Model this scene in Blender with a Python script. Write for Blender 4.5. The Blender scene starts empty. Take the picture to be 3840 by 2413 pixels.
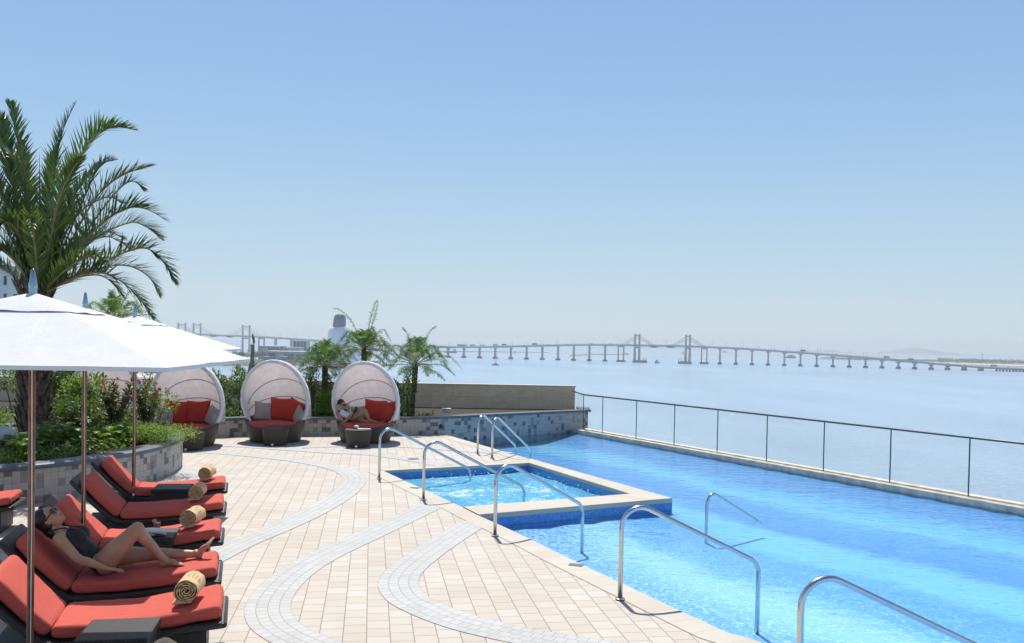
import bpy, bmesh, math, random
from mathutils import Vector, Matrix, Euler
R = math.radians
sc = bpy.context.scene
COL = sc.collection
rnd = random.Random(7)
# ------------------------------------------------------------------ camera model (level of the eye, focal length, slight roll)
F = 3300.0; CX = 1920.0; CY = 1355.0; PITCH = 0.021; ROLL = 0.0195; EYE = Vector((0, 0, 2.4)); SEA = -32.6
_d = Vector((0, math.cos(PITCH), -math.sin(PITCH))); _u0 = Vector((0, math.sin(PITCH), math.cos(PITCH))); _r0 = Vector((1, 0, 0))
_r = _r0 * math.cos(ROLL) + _u0 * math.sin(ROLL); _u = -_r0 * math.sin(ROLL) + _u0 * math.cos(ROLL)
def ray(px, py): return _d + _r * ((px - CX) / F) + _u * ((CY - py) / F)
def G(px, py, z=0.0):
    v = ray(px, py); return EYE + v * ((z - EYE.z) / v.z)
def W(px, py, Y):
    v = ray(px, py); return EYE + v * (Y / v.y)
cam = bpy.data.cameras.new('camera'); co = bpy.data.objects.new('camera', cam); COL.objects.link(co)
M3 = Matrix((_r, _u, -_d)).transposed().to_4x4(); M3.translation = EYE; co.matrix_world = M3
cam.sensor_fit = 'HORIZONTAL'; cam.sensor_width = 36; cam.lens = F / 3840 * 36
cam.shift_y = (CY - 1206.5) / 3840; cam.clip_start = .05; cam.clip_end = 60000; sc.camera = co
# ------------------------------------------------------------------ light and sky
SKYS = .11; HAZE = .00019
EL = R(61); AZ = R(-10.5)
S = Vector((math.sin(AZ) * math.cos(EL), math.cos(AZ) * math.cos(EL), math.sin(EL)))
sl = bpy.data.lights.new('sun', 'SUN'); sl.energy = 5.0; sl.angle = R(.5); sl.color = (1, .965, .91)
so = bpy.data.objects.new('sun', sl); COL.objects.link(so); so.rotation_euler = S.to_track_quat('Z', 'Y').to_euler(); so.location = (0, 0, 60)
w = bpy.data.worlds.new('World'); sc.world = w; w.use_nodes = True
nt = w.node_tree; bg = nt.nodes['Background']; sky = nt.nodes.new('ShaderNodeTexSky'); sky.sky_type = 'NISHITA'
sky.sun_disc = False; sky.sun_elevation = EL; sky.sun_rotation = AZ; sky.air_density = 1.0; sky.dust_density = 0.6; sky.ozone_density = 2.2; sky.altitude = 0
_tc = nt.nodes.new('ShaderNodeTexCoord'); _sx = nt.nodes.new('ShaderNodeSeparateXYZ'); nt.links.new(_tc.outputs['Generated'], _sx.inputs[0])
_rf = nt.nodes.new('ShaderNodeValToRGB'); nt.links.new(_sx.outputs[2], _rf.inputs[0]); _e = _rf.color_ramp.elements; _e.new(.5); _e.new(.5)
for _k, (_p, _c) in enumerate([(0, .97), (.12, .9), (.36, .65), (.8, 0)]): _e[_k].position = _p; _e[_k].color = (_c, _c, _c, 1)
_rc = nt.nodes.new('ShaderNodeValToRGB'); nt.links.new(_sx.outputs[2], _rc.inputs[0]); _e = _rc.color_ramp.elements; _e.new(.5); _e.new(.5)
for _k, (_p, _c) in enumerate([(0, (.74, .85, .90, 1)), (.09, (.56, .75, .89, 1)), (.22, (.38, .63, .93, 1)), (.42, (.24, .46, .87, 1))]): _e[_k].position = _p; _e[_k].color = _c
_rc.color_ramp.interpolation = 'B_SPLINE'; _rf.color_ramp.interpolation = 'EASE'
_sc = nt.nodes.new('ShaderNodeVectorMath'); _sc.operation = 'SCALE'; nt.links.new(_rc.outputs[0], _sc.inputs[0]); _sc.inputs['Scale'].default_value = 1 / SKYS * .86
_mx = nt.nodes.new('ShaderNodeMix'); _mx.data_type = 'RGBA'; nt.links.new(_rf.outputs[0], _mx.inputs[0]); nt.links.new(sky.outputs[0], _mx.inputs[6]); nt.links.new(_sc.outputs[0], _mx.inputs[7])
nt.links.new(_mx.outputs[2], bg.inputs[0]); bg.inputs[1].default_value = SKYS
sc.view_settings.view_transform = 'Standard'; sc.view_settings.look = 'None'; sc.view_settings.exposure = 0.08; sc.view_settings.gamma = 1
# ------------------------------------------------------------------ materials
MATS = {}
class NB:
    def __init__(s, m): s.m = m; s.t = m.node_tree; s.n = s.t.nodes; s.l = s.t.links
    def new(s, k, **kw):
        n = s.n.new(k)
        for a, b in kw.items(): setattr(n, a, b)
        return n
    def put(s, sock, v):
        if isinstance(v, bpy.types.NodeSocket): s.l.new(v, sock)
        elif v is not None: sock.default_value = v
    def math(s, op, a, b=None, c=None):
        n = s.new('ShaderNodeMath', operation=op); s.put(n.inputs[0], a)
        if b is not None: s.put(n.inputs[1], b)
        if c is not None: s.put(n.inputs[2], c)
        return n.outputs[0]
    def mix(s, f, a, b):
        n = s.new('ShaderNodeMix', data_type='RGBA'); s.put(n.inputs[0], f)
        s.put(n.inputs[6], c4(a)); s.put(n.inputs[7], c4(b)); return n.outputs[2]
    def noise(s, vec, sc_, det=3, rough=.5):
        n = s.new('ShaderNodeTexNoise'); s.put(n.inputs['Vector'], vec); n.inputs['Scale'].default_value = sc_
        n.inputs['Detail'].default_value = det; n.inputs['Roughness'].default_value = rough; return n.outputs[0]
    def wn(s, vec):
        n = s.new('ShaderNodeTexWhiteNoise', noise_dimensions='3D'); s.put(n.inputs['Vector'], vec); return n.outputs[0]
    def ramp(s, f, pts, interp='LINEAR'):
        n = s.new('ShaderNodeValToRGB'); s.put(n.inputs[0], f); e = n.color_ramp.elements; n.color_ramp.interpolation = interp
        while len(e) < len(pts): e.new(.5)
        for i, (p, c) in enumerate(pts): e[i].position = p; e[i].color = c4(c)
        return n.outputs[0]
    def xyz(s, x, y, z=0.0):
        n = s.new('ShaderNodeCombineXYZ'); s.put(n.inputs[0], x); s.put(n.inputs[1], y); s.put(n.inputs[2], z); return n.outputs[0]
    def sep(s, v):
        n = s.new('ShaderNodeSeparateXYZ'); s.put(n.inputs[0], v); return n.outputs
    def co(s, k='Object'): return s.new('ShaderNodeTexCoord').outputs[k]
    def map(s, v, scale=(1, 1, 1), rot=(0, 0, 0)):
        n = s.new('ShaderNodeMapping'); s.put(n.inputs[0], v); n.inputs['Scale'].default_value = scale; n.inputs['Rotation'].default_value = rot; return n.outputs[0]
    def bump(s, h, st=.3, d=.01):
        n = s.new('ShaderNodeBump'); s.put(n.inputs['Height'], h); n.inputs['Strength'].default_value = st; n.inputs['Distance'].default_value = d; return n.outputs[0]
def c4(c):
    if isinstance(c, (tuple, list)) and len(c) == 3: return (*c, 1)
    return c
def newmat(name):
    m = bpy.data.materials.new(name); m.use_nodes = True; b = NB(m); p = m.node_tree.nodes['Principled BSDF']; MATS[name] = m; return m, b, p
def mat(name, col, rough=.6, metal=0, var=.12, vscale=6, bump=0, bscale=60, spec=None, coord='Object'):
    m, b, p = newmat(name); v = b.co(coord)
    n = b.noise(v, vscale, 4)
    c2 = tuple(max(0, x * (1 - var * 2)) for x in col); c1 = tuple(min(1, x * (1 + var)) for x in col)
    b.put(p.inputs['Base Color'], b.ramp(n, [(.3, c2), (.7, c1)]) if var else c4(col))
    p.inputs['Roughness'].default_value = rough; p.inputs['Metallic'].default_value = metal
    if spec is not None: p.inputs['Specular IOR Level'].default_value = spec
    if bump: b.put(p.inputs['Normal'], b.bump(b.noise(v, bscale, 3), bump))
    return m
def cells(b, u, v, du, dv, stag=.5, j=.006, jit=0.0):
    """paver cells: returns (random per cell, joint mask)"""
    cu = b.math('DIVIDE', u, du); ci = b.math('FLOOR', cu)
    off = b.math('MULTIPLY', b.math('MODULO', b.math('ABSOLUTE', ci), 2.0), stag)
    if jit: off = b.math('ADD', off, b.math('MULTIPLY', b.wn(b.xyz(ci, 3.3, 1.7)), jit))
    cv = b.math('ADD', b.math('DIVIDE', v, dv), off); ri = b.math('FLOOR', cv)
    fu = b.math('FRACT', cu); fv = b.math('FRACT', cv)
    eu = b.math('MULTIPLY', b.math('MINIMUM', fu, b.math('SUBTRACT', 1.0, fu)), du)
    ev = b.math('MULTIPLY', b.math('MINIMUM', fv, b.math('SUBTRACT', 1.0, fv)), dv)
    e = b.math('MINIMUM', eu, ev)
    jm = b.math('LESS_THAN', e, j / 2)
    return b.wn(b.xyz(ci, ri, .5)), jm, e, b.xyz(ci, ri, .5)
# deck pavers
PAVA = R(9.1)
def stone(name, base, dark, light, jointc, du, dv, stag, j, uv=False, jit=.3, ang=PAVA, rough=.75):
    m, b, p = newmat(name)
    if uv:
        x, y, z = b.sep(b.co('UV')); 
    else:
        x, y, z = b.sep(b.map(b.co('Object'), rot=(0, 0, -ang)))
    r, jm, e, cid = cells(b, x, y, du, dv, stag, j, jit)
    c = b.ramp(r, [(0, dark), (.35, base), (.7, light), (1, base)])
    n = b.noise(b.co('Object'), 140, 4, .7); n2 = b.noise(b.co('Object'), 1.3, 3)
    c = b.mix(b.math('MULTIPLY', n, .42), c, tuple(x * .62 for x in base))
    st = b.ramp(b.noise(b.map(b.co('Object'), scale=(1, 1, 1)), .55, 6, .72), [(.42, (0, 0, 0)), (.62, (.5, .5, .5))])
    c = b.mix(b.math('MULTIPLY', st, .5), c, tuple(x * .66 for x in base)); c = b.mix(b.math('MULTIPLY', b.math('SUBTRACT', n2, .35), .55), c, tuple(x * .78 for x in dark))
    jw = b.math('MULTIPLY', jm, .82)
    c = b.mix(jw, c, jointc)
    b.put(p.inputs['Base Color'], c); p.inputs['Roughness'].default_value = rough
    h = b.math('ADD', b.math('MULTIPLY', b.math('MINIMUM', e, .006), 60), b.math('MULTIPLY', n, .25))
    b.put(p.inputs['Normal'], b.bump(h, .35, .006)); return m
M_pave = stone('sandstone_pavers', (.57, .505, .42), (.54, .465, .38), (.615, .57, .50), (.21, .165, .12), .19, .205, .5, .009)
M_band = stone('pale_cobbles', (.53, .525, .50), (.49, .485, .46), (.57, .565, .545), (.27, .26, .23), .1, .1, .5, .008, uv=True, jit=.15)
M_cop = stone('coping_stone', (.59, .525, .43), (.55, .485, .39), (.61, .56, .485), (.36, .29, .22), .32, .3, 0, .006, uv=True, jit=0)
# mosaic wall tiles (granite) with larger light tiles and scattered dark squares
def granite():
    m, b, p = newmat('granite_tiles'); x, y, z = b.sep(b.co('UV')); T = .105
    r, jm, e, cid = cells(b, x, y, T, T, 0, .005)
    R2, jm2, e2, _ = cells(b, x, b.math('ADD', y, .05), T * 2, T * 2, .25, .005)
    big = b.math('GREATER_THAN', R2, .55); dark = b.math('GREATER_THAN', r, .86); mid = b.math('GREATER_THAN', r, .74)
    c = b.mix(b.math('MULTIPLY', b.wn(b.xyz(R2, r, .1)), .5), (.46, .44, .41), (.36, .345, .32))
    c = b.mix(mid, c, (.27, .265, .25)); c = b.mix(dark, c, (.13, .135, .135))
    sp = b.noise(b.co('Object'), 260, 3, .8); c = b.mix(b.math('MULTIPLY', b.math('GREATER_THAN', sp, .56), .4), c, (.11, .11, .11))
    nd = b.math('SUBTRACT', 1.0, b.math('MULTIPLY', big, b.math('LESS_THAN', r, .74)))
    j = b.math('MAXIMUM', b.math('MULTIPLY', jm, nd), b.math('MULTIPLY', jm2, big)); c = b.mix(b.math('MULTIPLY', j, .8), c, (.13, .12, .11))
    b.put(p.inputs['Base Color'], c); p.inputs['Roughness'].default_value = .55; return m
M_gran = granite()
M_slate = mat('dark_slate', (.115, .13, .145), .42, var=.15, vscale=9, bump=.15, bscale=90)
def travertine():
    m, b, p = newmat('travertine'); x, y, z = b.sep(b.co('UV'))
    r, jm, e, _ = cells(b, y, x, .36, 1.35, .5, .008)
    n = b.noise(b.map(b.co('Object'), scale=(1, 1, 2.2)), 2.3, 6, .65); n3 = b.noise(b.co('Object'), 40, 4)
    c = b.ramp(n, [(.28, (.68, .47, .27)), (.5, (.85, .63, .40)), (.72, (.92, .73, .50))])
    c = b.mix(b.math('MULTIPLY', n3, .3), c, (.32, .24, .15)); c = b.mix(b.math('MULTIPLY', r, .3), c, (.52, .41, .28))
    c = b.mix(b.math('MULTIPLY', jm, .7), c, (.26, .18, .11)); b.put(p.inputs['Base Color'], c); p.inputs['Roughness'].default_value = .6; return m
M_trav = travertine()
M_travtop = mat('travertine_cap', (.62, .54, .42), .6, var=.1)
# wicker
def wicker(name, c1, c2, s=70, rough=.38):
    m, b, p = newmat(name); x, y, z = b.sep(b.co('UV'))
    a = b.math('SINE', b.math('MULTIPLY', x, s * 6.28)); d = b.math('SINE', b.math('MULTIPLY', y, s * 6.28))
    h = b.math('MULTIPLY', a, d); f = b.math('ADD', b.math('MULTIPLY', h, .5), .5)
    n = b.noise(b.co('Object'), 25, 3)
    c = b.mix(f, c1, c2); c = b.mix(b.math('MULTIPLY', n, .5), c, tuple(k * .6 for k in c1))
    b.put(p.inputs['Base Color'], c); p.inputs['Roughness'].default_value = rough; b.put(p.inputs['Normal'], b.bump(f, .8, .006)); return m
M_wick = wicker('dark_wicker', (.010, .008, .008), (.042, .034, .03), 45, .45)
M_wickb = wicker('bronze_wicker', (.035, .025, .016), (.125, .095, .062), 60)
def fabric(name, col, st=.1, ws=9, streak=False, trans=0, rough=.85, wr=.0):
    m, b, p = newmat(name); v = b.co('Object')
    n = b.noise(b.map(v, scale=(.6, 9, 9)) if streak else v, 14 if streak else ws, 4)
    c = b.ramp(n, [(.3, tuple(k * (1 - st * 1.6) for k in col)), (.7, tuple(min(1, k * (1 + st)) for k in col))])
    b.put(p.inputs['Base Color'], c); p.inputs['Roughness'].default_value = rough; p.inputs['Specular IOR Level'].default_value = .2
    p.inputs['Sheen Weight'].default_value = .03
    h = b.noise(v, 350, 2)
    if wr: h = b.math('ADD', b.math('MULTIPLY', h, .1), b.math('MULTIPLY', b.noise(b.map(v, scale=(9, 2.2, .8)), 3.0, 5, .6), wr))
    b.put(p.inputs['Normal'], b.bump(h, .3 if not wr else .9, .004 if not wr else .03))
    if trans:
        t = b.new('ShaderNodeBsdfTranslucent'); b.put(t.inputs[0], c); ms = b.new('ShaderNodeMixShader'); ms.inputs[0].default_value = trans
        o = m.node_tree.nodes['Material Output']; b.l.new(p.outputs[0], ms.inputs[1]); b.l.new(t.outputs[0], ms.inputs[2]); b.l.new(ms.outputs[0], o.inputs[0])
    return m
M_red = fabric('coral_red_fabric', (.56, .105, .075), .12, streak=True)
M_redp = fabric('brick_red_fabric', (.52, .05, .03), .08)
M_grey = fabric('taupe_fabric', (.40, .35, .31), .06)
M_white = fabric('white_canvas', (.74, .735, .75), .02, trans=.03, wr=.3)
M_can = fabric('daybed_canvas', (.84, .80, .80), .04, trans=.52, wr=1.3)
M_towel = fabric('tan_towel', (.66, .46, .25), .08, 40)
M_towe2 = fabric('tan_towel_motif', (.74, .6, .42), .04, 40)
M_wtow = fabric('white_towel', (.8, .8, .82), .03, 40)
M_steel = mat('brushed_steel', (.62, .61, .59), .2, 1, var=.05, bump=.02)
M_alu = mat('blue_grey_metal', (.36, .45, .52), .25, .9, var=.05)
M_rail = mat('dark_rail', (.09, .11, .12), .35, .6, var=.1)
M_wood = mat('red_brown_wood', (.25, .095, .045), .4, var=.2, vscale=20)
M_cord = mat('white_cord', (.75, .73, .7), .7, var=.05)
M_black = mat('black_plastic', (.015, .015, .017), .35, var=.1)
M_soil = mat('soil', (.05, .033, .02), .95, var=.3, vscale=30, bump=.5, bscale=40)
M_conc = mat('concrete', (.40, .40, .39), .8, var=.1, vscale=.2)
M_bconc = mat('bridge_concrete', (.33, .36, .38), .8, var=.06, vscale=.03)
M_bdark = mat('pier_footing', (.09, .12, .13), .8, var=.2, vscale=.1)
M_rock = mat('riprap_rock', (.36, .31, .26), .9, var=.35, vscale=.35, bump=.6, bscale=.6)
M_land = mat('grassy_land', (.10, .13, .06), .9, var=.3, vscale=.05)
M_sand = mat('sand', (.52, .47, .38), .9, var=.15, vscale=.03)
M_hill = mat('far_hill', (.12, .17, .16), .9, var=.2, vscale=.002)
M_bwhite = mat('white_cladding', (.74, .77, .82), .35, .2, var=.05, vscale=.1)
M_bgrey = mat('grey_cladding', (.36, .38, .40), .6, var=.08, vscale=.1)
M_bglass = mat('blue_glass', (.07, .13, .19), .12, .3, var=.2, vscale=.2)
M_facade = mat('tower_facade', (.60, .585, .57), .7, var=.05)
M_win = mat('dark_window', (.05, .065, .08), .15, var=.3)
M_ship = mat('ship_hull', (.10, .15, .20), .5, var=.1)
M_shipg = mat('ship_grey', (.25, .28, .30), .5, var=.1)
M_shipw = mat('ship_white', (.75, .77, .78), .5, var=.05)
M_blue = mat('blue_paint', (.05, .16, .42), .4, var=.1)
M_rust = mat('bronze_column', (.10, .066, .048), .5, var=.4, vscale=.6)
M_redmk = mat('red_paint', (.55, .06, .04), .5, var=.1)
M_yel = mat('yellow_paint', (.75, .5, .04), .5, var=.1)
M_splash = mat('water_spray', (.8, .88, .92), .3, var=0)
M_lamp = mat('pale_stoneware', (.55, .53, .50), .7, var=.1)
M_plaque = mat('plaque', (.055, .035, .045), .4, var=.1)
M_pmark = mat('plaque_mark', (.01, .01, .012), .4, var=0)
M_drain = mat('drain_metal', (.22, .21, .19), .4, .7, var=.2)
M_mag = mat('magazine_cover', (.03, .028, .035), .25, var=.3)
M_page = mat('magazine_page', (.62, .42, .38), .35, var=.3, vscale=25)
M_paper = mat('paper', (.72, .70, .70), .5, var=.15, vscale=40)
M_plate = mat('black_plate', (.02, .02, .022), .2, var=0)
M_trunkp = mat('palm_trunk_bark', (.105, .072, .048), .9, var=.45, vscale=18, bump=.8, bscale=25)
M_boot = mat('palm_boot', (.155, .105, .068), .85, var=.45, vscale=14, bump=.6, bscale=40)
M_stem = mat('stem', (.13, .11, .06), .8, var=.2)
M_rach = mat('palm_rachis', (.27, .21, .09), .6, var=.2)
def leafmat(name, a, b_, c, trans=.35, rough=.42):
    m, b, p = newmat(name); g = b.new('ShaderNodeNewGeometry'); r = g.outputs['Random Per Island']
    n = b.noise(b.co('Object'), 2.2, 2)
    f = b.math('ADD', b.math('MULTIPLY', r, .65), b.math('MULTIPLY', n, .4))
    col = b.ramp(f, [(.1, a), (.5, b_), (.92, c)])
    b.put(p.inputs['Base Color'], col); p.inputs['Roughness'].default_value = rough
    t = b.new('ShaderNodeBsdfTranslucent'); b.put(t.inputs[0], b.mix(.35, col, (.25, .38, .03))); ms = b.new('ShaderNodeMixShader'); ms.inputs[0].default_value = trans
    o = m.node_tree.nodes['Material Output']; b.l.new(p.outputs[0], ms.inputs[1]); b.l.new(t.outputs[0], ms.inputs[2]); b.l.new(ms.outputs[0], o.inputs[0]); return m
M_leaf = leafmat('bush_leaf', (.035, .07, .015), (.08, .15, .026), (.18, .29, .04))
M_leafy = leafmat('yellow_green_leaf', (.07, .13, .015), (.17, .28, .03), (.33, .46, .05), .48)
M_leafr = leafmat('bronze_green_leaf', (.035, .05, .018), (.075, .09, .025), (.17, .13, .04))
M_fern = leafmat('fern_leaf', (.07, .14, .02), (.14, .25, .03), (.25, .38, .06), .45)
M_palm = leafmat('palm_leaf', (.03, .07, .018), (.06, .12, .03), (.12, .185, .055), .3, .36)
M_palm2 = leafmat('young_palm_leaf', (.04, .11, .025), (.085, .19, .04), (.19, .34, .07), .48, .5)
M_far = leafmat('far_tree_leaf', (.05, .09, .03), (.09, .15, .05), (.15, .2, .08), .2, .8)
M_flow = mat('pink_petal', (.72, .05, .22), .6, var=.1)
M_flor = mat('red_petal', (.7, .03, .04), .6, var=.1)
# skin, hair
def skin():
    m, b, p = newmat('skin'); n = b.noise(b.co('Object'), 8, 3)
    b.put(p.inputs['Base Color'], b.ramp(n, [(.3, (.42, .215, .125)), (.7, (.50, .275, .17))])); p.inputs['Roughness'].default_value = .45
    p.inputs['Subsurface Weight'].default_value = .12; p.inputs['Subsurface Radius'].default_value = (.012, .005, .003); return m
M_skin = skin()
M_hair = mat('black_hair', (.012, .008, .007), .35, var=.4, vscale=60, bump=.4, bscale=120)
M_suit = mat('charcoal_swimsuit', (.022, .020, .026), .7, var=.15, bump=.2, bscale=50)
M_suitw = mat('white_swimsuit', (.78, .77, .80), .7, var=.04)
M_lens = mat('dark_lens', (.03, .012, .03), .08, var=0)
M_frame = mat('brown_frame', (.06, .02, .012), .25, var=.2)
M_lip = mat('lip', (.50, .16, .14), .4, var=0)
# glass
def glassm(name, tint, refl=.08):
    m, b, p = newmat(name); n = m.node_tree.nodes; n.remove(p)
    t = b.new('ShaderNodeBsdfTransparent'); t.inputs[0].default_value = c4(tint); g = b.new('ShaderNodeBsdfGlossy'); g.inputs['Roughness'].default_value = .02
    fr = b.new('ShaderNodeFresnel'); fr.inputs[0].default_value = 1.45; ms = b.new('ShaderNodeMixShader'); ge = b.new('ShaderNodeNewGeometry')
    b.put(ms.inputs[0], b.math('MULTIPLY', fr.outputs[0], b.math('MULTIPLY', b.math('SUBTRACT', 1.0, ge.outputs['Backfacing']), .45))); b.l.new(t.outputs[0], ms.inputs[1]); b.l.new(g.outputs[0], ms.inputs[2]); b.l.new(ms.outputs[0], n['Material Output'].inputs[0]); return m
M_glass = glassm('clear_glass', (.985, .993, .99))
M_drink = mat('iced_tea', (.45, .12, .02), .15, var=.3, vscale=50)
# pool
DF = (G(3631.1, 1859.6, -.05) - G(2258.2, 1621.8, -.05)); FLEN = DF.length; DF.normalize(); NF = Vector((-DF.y, DF.x, 0))
if NF.y < 0: NF = -NF
TF = NF.dot(G(2258.2, 1621.8, -.05))
def water(name, foam=False):
    m, b, p = newmat(name); n = m.node_tree.nodes; n.remove(p); v = b.co('Object')
    t = b.new('ShaderNodeBsdfTransparent'); t.inputs[0].default_value = (.80, .93, .98, 1)
    g = b.new('ShaderNodeBsdfGlossy'); g.inputs['Roughness'].default_value = .06
    h = b.math('ADD', b.math('MULTIPLY', b.noise(b.map(v, scale=(1, 1.5, 1)), 3.0 if not foam else 7, 4, .6), 1.0), b.math('MULTIPLY', b.noise(v, 14, 2), .22))
    nm = b.bump(h, .55, .05); b.put(g.inputs['Normal'], nm)
    fr = b.new('ShaderNodeFresnel'); fr.inputs[0].default_value = 1.33; b.put(fr.inputs['Normal'], nm)
    ms = b.new('ShaderNodeMixShader'); b.put(ms.inputs[0], b.math('MULTIPLY', fr.outputs[0], 1.0 if not foam else .55)); b.l.new(t.outputs[0], ms.inputs[1]); b.l.new(g.outputs[0], ms.inputs[2]); out = ms.outputs[0]
    if foam:
        big = b.noise(v, .9, 2); fn = b.noise(v, 9, 7, .75); fn2 = b.noise(v, 34, 3, .7)
        k = b.math('ADD', b.math('MULTIPLY', fn, .75), b.math('ADD', b.math('MULTIPLY', big, .35), b.math('MULTIPLY', fn2, .25)))
        x, y, z = b.sep(b.co('UV')); k = b.math('ADD', k, b.math('MULTIPLY', x, .10))
        mask = b.ramp(k, [(.79, (0, 0, 0)), (.87, (1, 1, 1))]); soft = b.ramp(k, [(.4, (.25, .25, .25)), (.8, (.75, .75, .75))])
        d = b.new('ShaderNodeBsdfDiffuse'); b.put(d.inputs[0], b.mix(mask, (.13, .45, .64), (.82, .89, .92)))
        m2 = b.new('ShaderNodeMixShader'); mx = b.math('MAXIMUM', mask, soft); b.put(m2.inputs[0], mx); b.l.new(out, m2.inputs[1]); b.l.new(d.outputs[0], m2.inputs[2]); out = m2.outputs[0]
    b.l.new(out, n['Material Output'].inputs[0]); return m
M_water = water('pool_water'); M_jwater = water('bubbling_water', True)
def poolfloor():
    m, b, p = newmat('pool_mosaic'); v = b.co('Object'); x, y, z = b.sep(v)
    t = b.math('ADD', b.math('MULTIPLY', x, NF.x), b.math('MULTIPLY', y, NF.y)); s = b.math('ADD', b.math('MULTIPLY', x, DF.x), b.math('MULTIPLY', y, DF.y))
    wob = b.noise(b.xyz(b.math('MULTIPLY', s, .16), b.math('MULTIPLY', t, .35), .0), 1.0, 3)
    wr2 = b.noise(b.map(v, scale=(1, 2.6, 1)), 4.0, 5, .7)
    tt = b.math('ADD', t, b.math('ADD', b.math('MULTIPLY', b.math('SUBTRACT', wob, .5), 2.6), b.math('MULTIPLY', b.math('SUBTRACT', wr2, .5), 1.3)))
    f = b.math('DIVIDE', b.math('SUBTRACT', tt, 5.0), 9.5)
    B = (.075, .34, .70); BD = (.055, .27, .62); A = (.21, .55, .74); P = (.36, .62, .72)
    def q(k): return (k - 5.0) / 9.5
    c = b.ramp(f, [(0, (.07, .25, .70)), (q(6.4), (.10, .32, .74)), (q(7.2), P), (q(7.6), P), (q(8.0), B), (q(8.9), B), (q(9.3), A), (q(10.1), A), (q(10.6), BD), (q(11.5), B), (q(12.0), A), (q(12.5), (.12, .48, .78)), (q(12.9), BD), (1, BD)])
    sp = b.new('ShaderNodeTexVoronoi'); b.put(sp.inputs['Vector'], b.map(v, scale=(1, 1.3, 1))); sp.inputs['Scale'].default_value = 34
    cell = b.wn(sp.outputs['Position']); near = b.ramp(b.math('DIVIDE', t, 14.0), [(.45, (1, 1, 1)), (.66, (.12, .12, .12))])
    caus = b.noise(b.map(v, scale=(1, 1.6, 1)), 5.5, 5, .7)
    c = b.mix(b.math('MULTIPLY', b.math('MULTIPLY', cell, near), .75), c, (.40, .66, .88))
    c = b.mix(b.math('MULTIPLY', b.math('GREATER_THAN', cell, .90), b.math('MULTIPLY', near, .7)), c, (.78, .9, .95))  # white sunlit sparkle painted on scattered mosaic cells of the shallow side
    c = b.mix(b.math('MULTIPLY', b.ramp(caus, [(.5, (0, 0, 0)), (.72, (1, 1, 1))]), .22), c, (.55, .82, .92))  # pale ripples of caustic light painted into the floor colour
    b.put(p.inputs['Base Color'], c); p.inputs['Roughness'].default_value = .6; return m
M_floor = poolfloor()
def mosaic(name, a, b_, s=.026):
    m, b, p = newmat(name); x, y, z = b.sep(b.co('UV')); r, jm, e, _ = cells(b, x, y, s, s, 0, .004)
    c = b.mix(r, a, b_); c = b.mix(b.math('MULTIPLY', jm, .5), c, tuple(k * .5 for k in a)); b.put(p.inputs['Base Color'], c); p.inputs['Roughness'].default_value = .3; return m
M_mos = mosaic('blue_mosaic', (.05, .20, .56), (.12, .34, .70))
M_mosj = mosaic('aqua_mosaic', (.20, .56, .72), (.34, .70, .80))
M_mosu = mosaic('light_blue_mosaic', (.14, .44, .78), (.22, .54, .84))
M_shelf = mosaic('pale_ledge_mosaic', (.36, .54, .58), (.48, .66, .68))
def seamat():
    m, b, p = newmat('sea_water'); v = b.co('Object')
    n1 = b.noise(b.map(v, scale=(.5, 1, 1)), .22, 7, .68); n2 = b.noise(v, .004, 3); n3 = b.noise(b.map(v, scale=(1, .25, 1)), .012, 4)
    c = b.ramp(b.math('ADD', b.math('MULTIPLY', n2, .6), b.math('MULTIPLY', n3, .4)), [(.3, (.27, .38, .47)), (.7, (.38, .50, .60))])
    b.put(p.inputs['Base Color'], c); b.put(p.inputs['Roughness'], b.math('ADD', .12, b.math('MULTIPLY', n3, .2))); p.inputs['IOR'].default_value = 1.33
    b.put(p.inputs['Normal'], b.bump(n1, .9, 1.6)); return m
M_sea = seamat()
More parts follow.
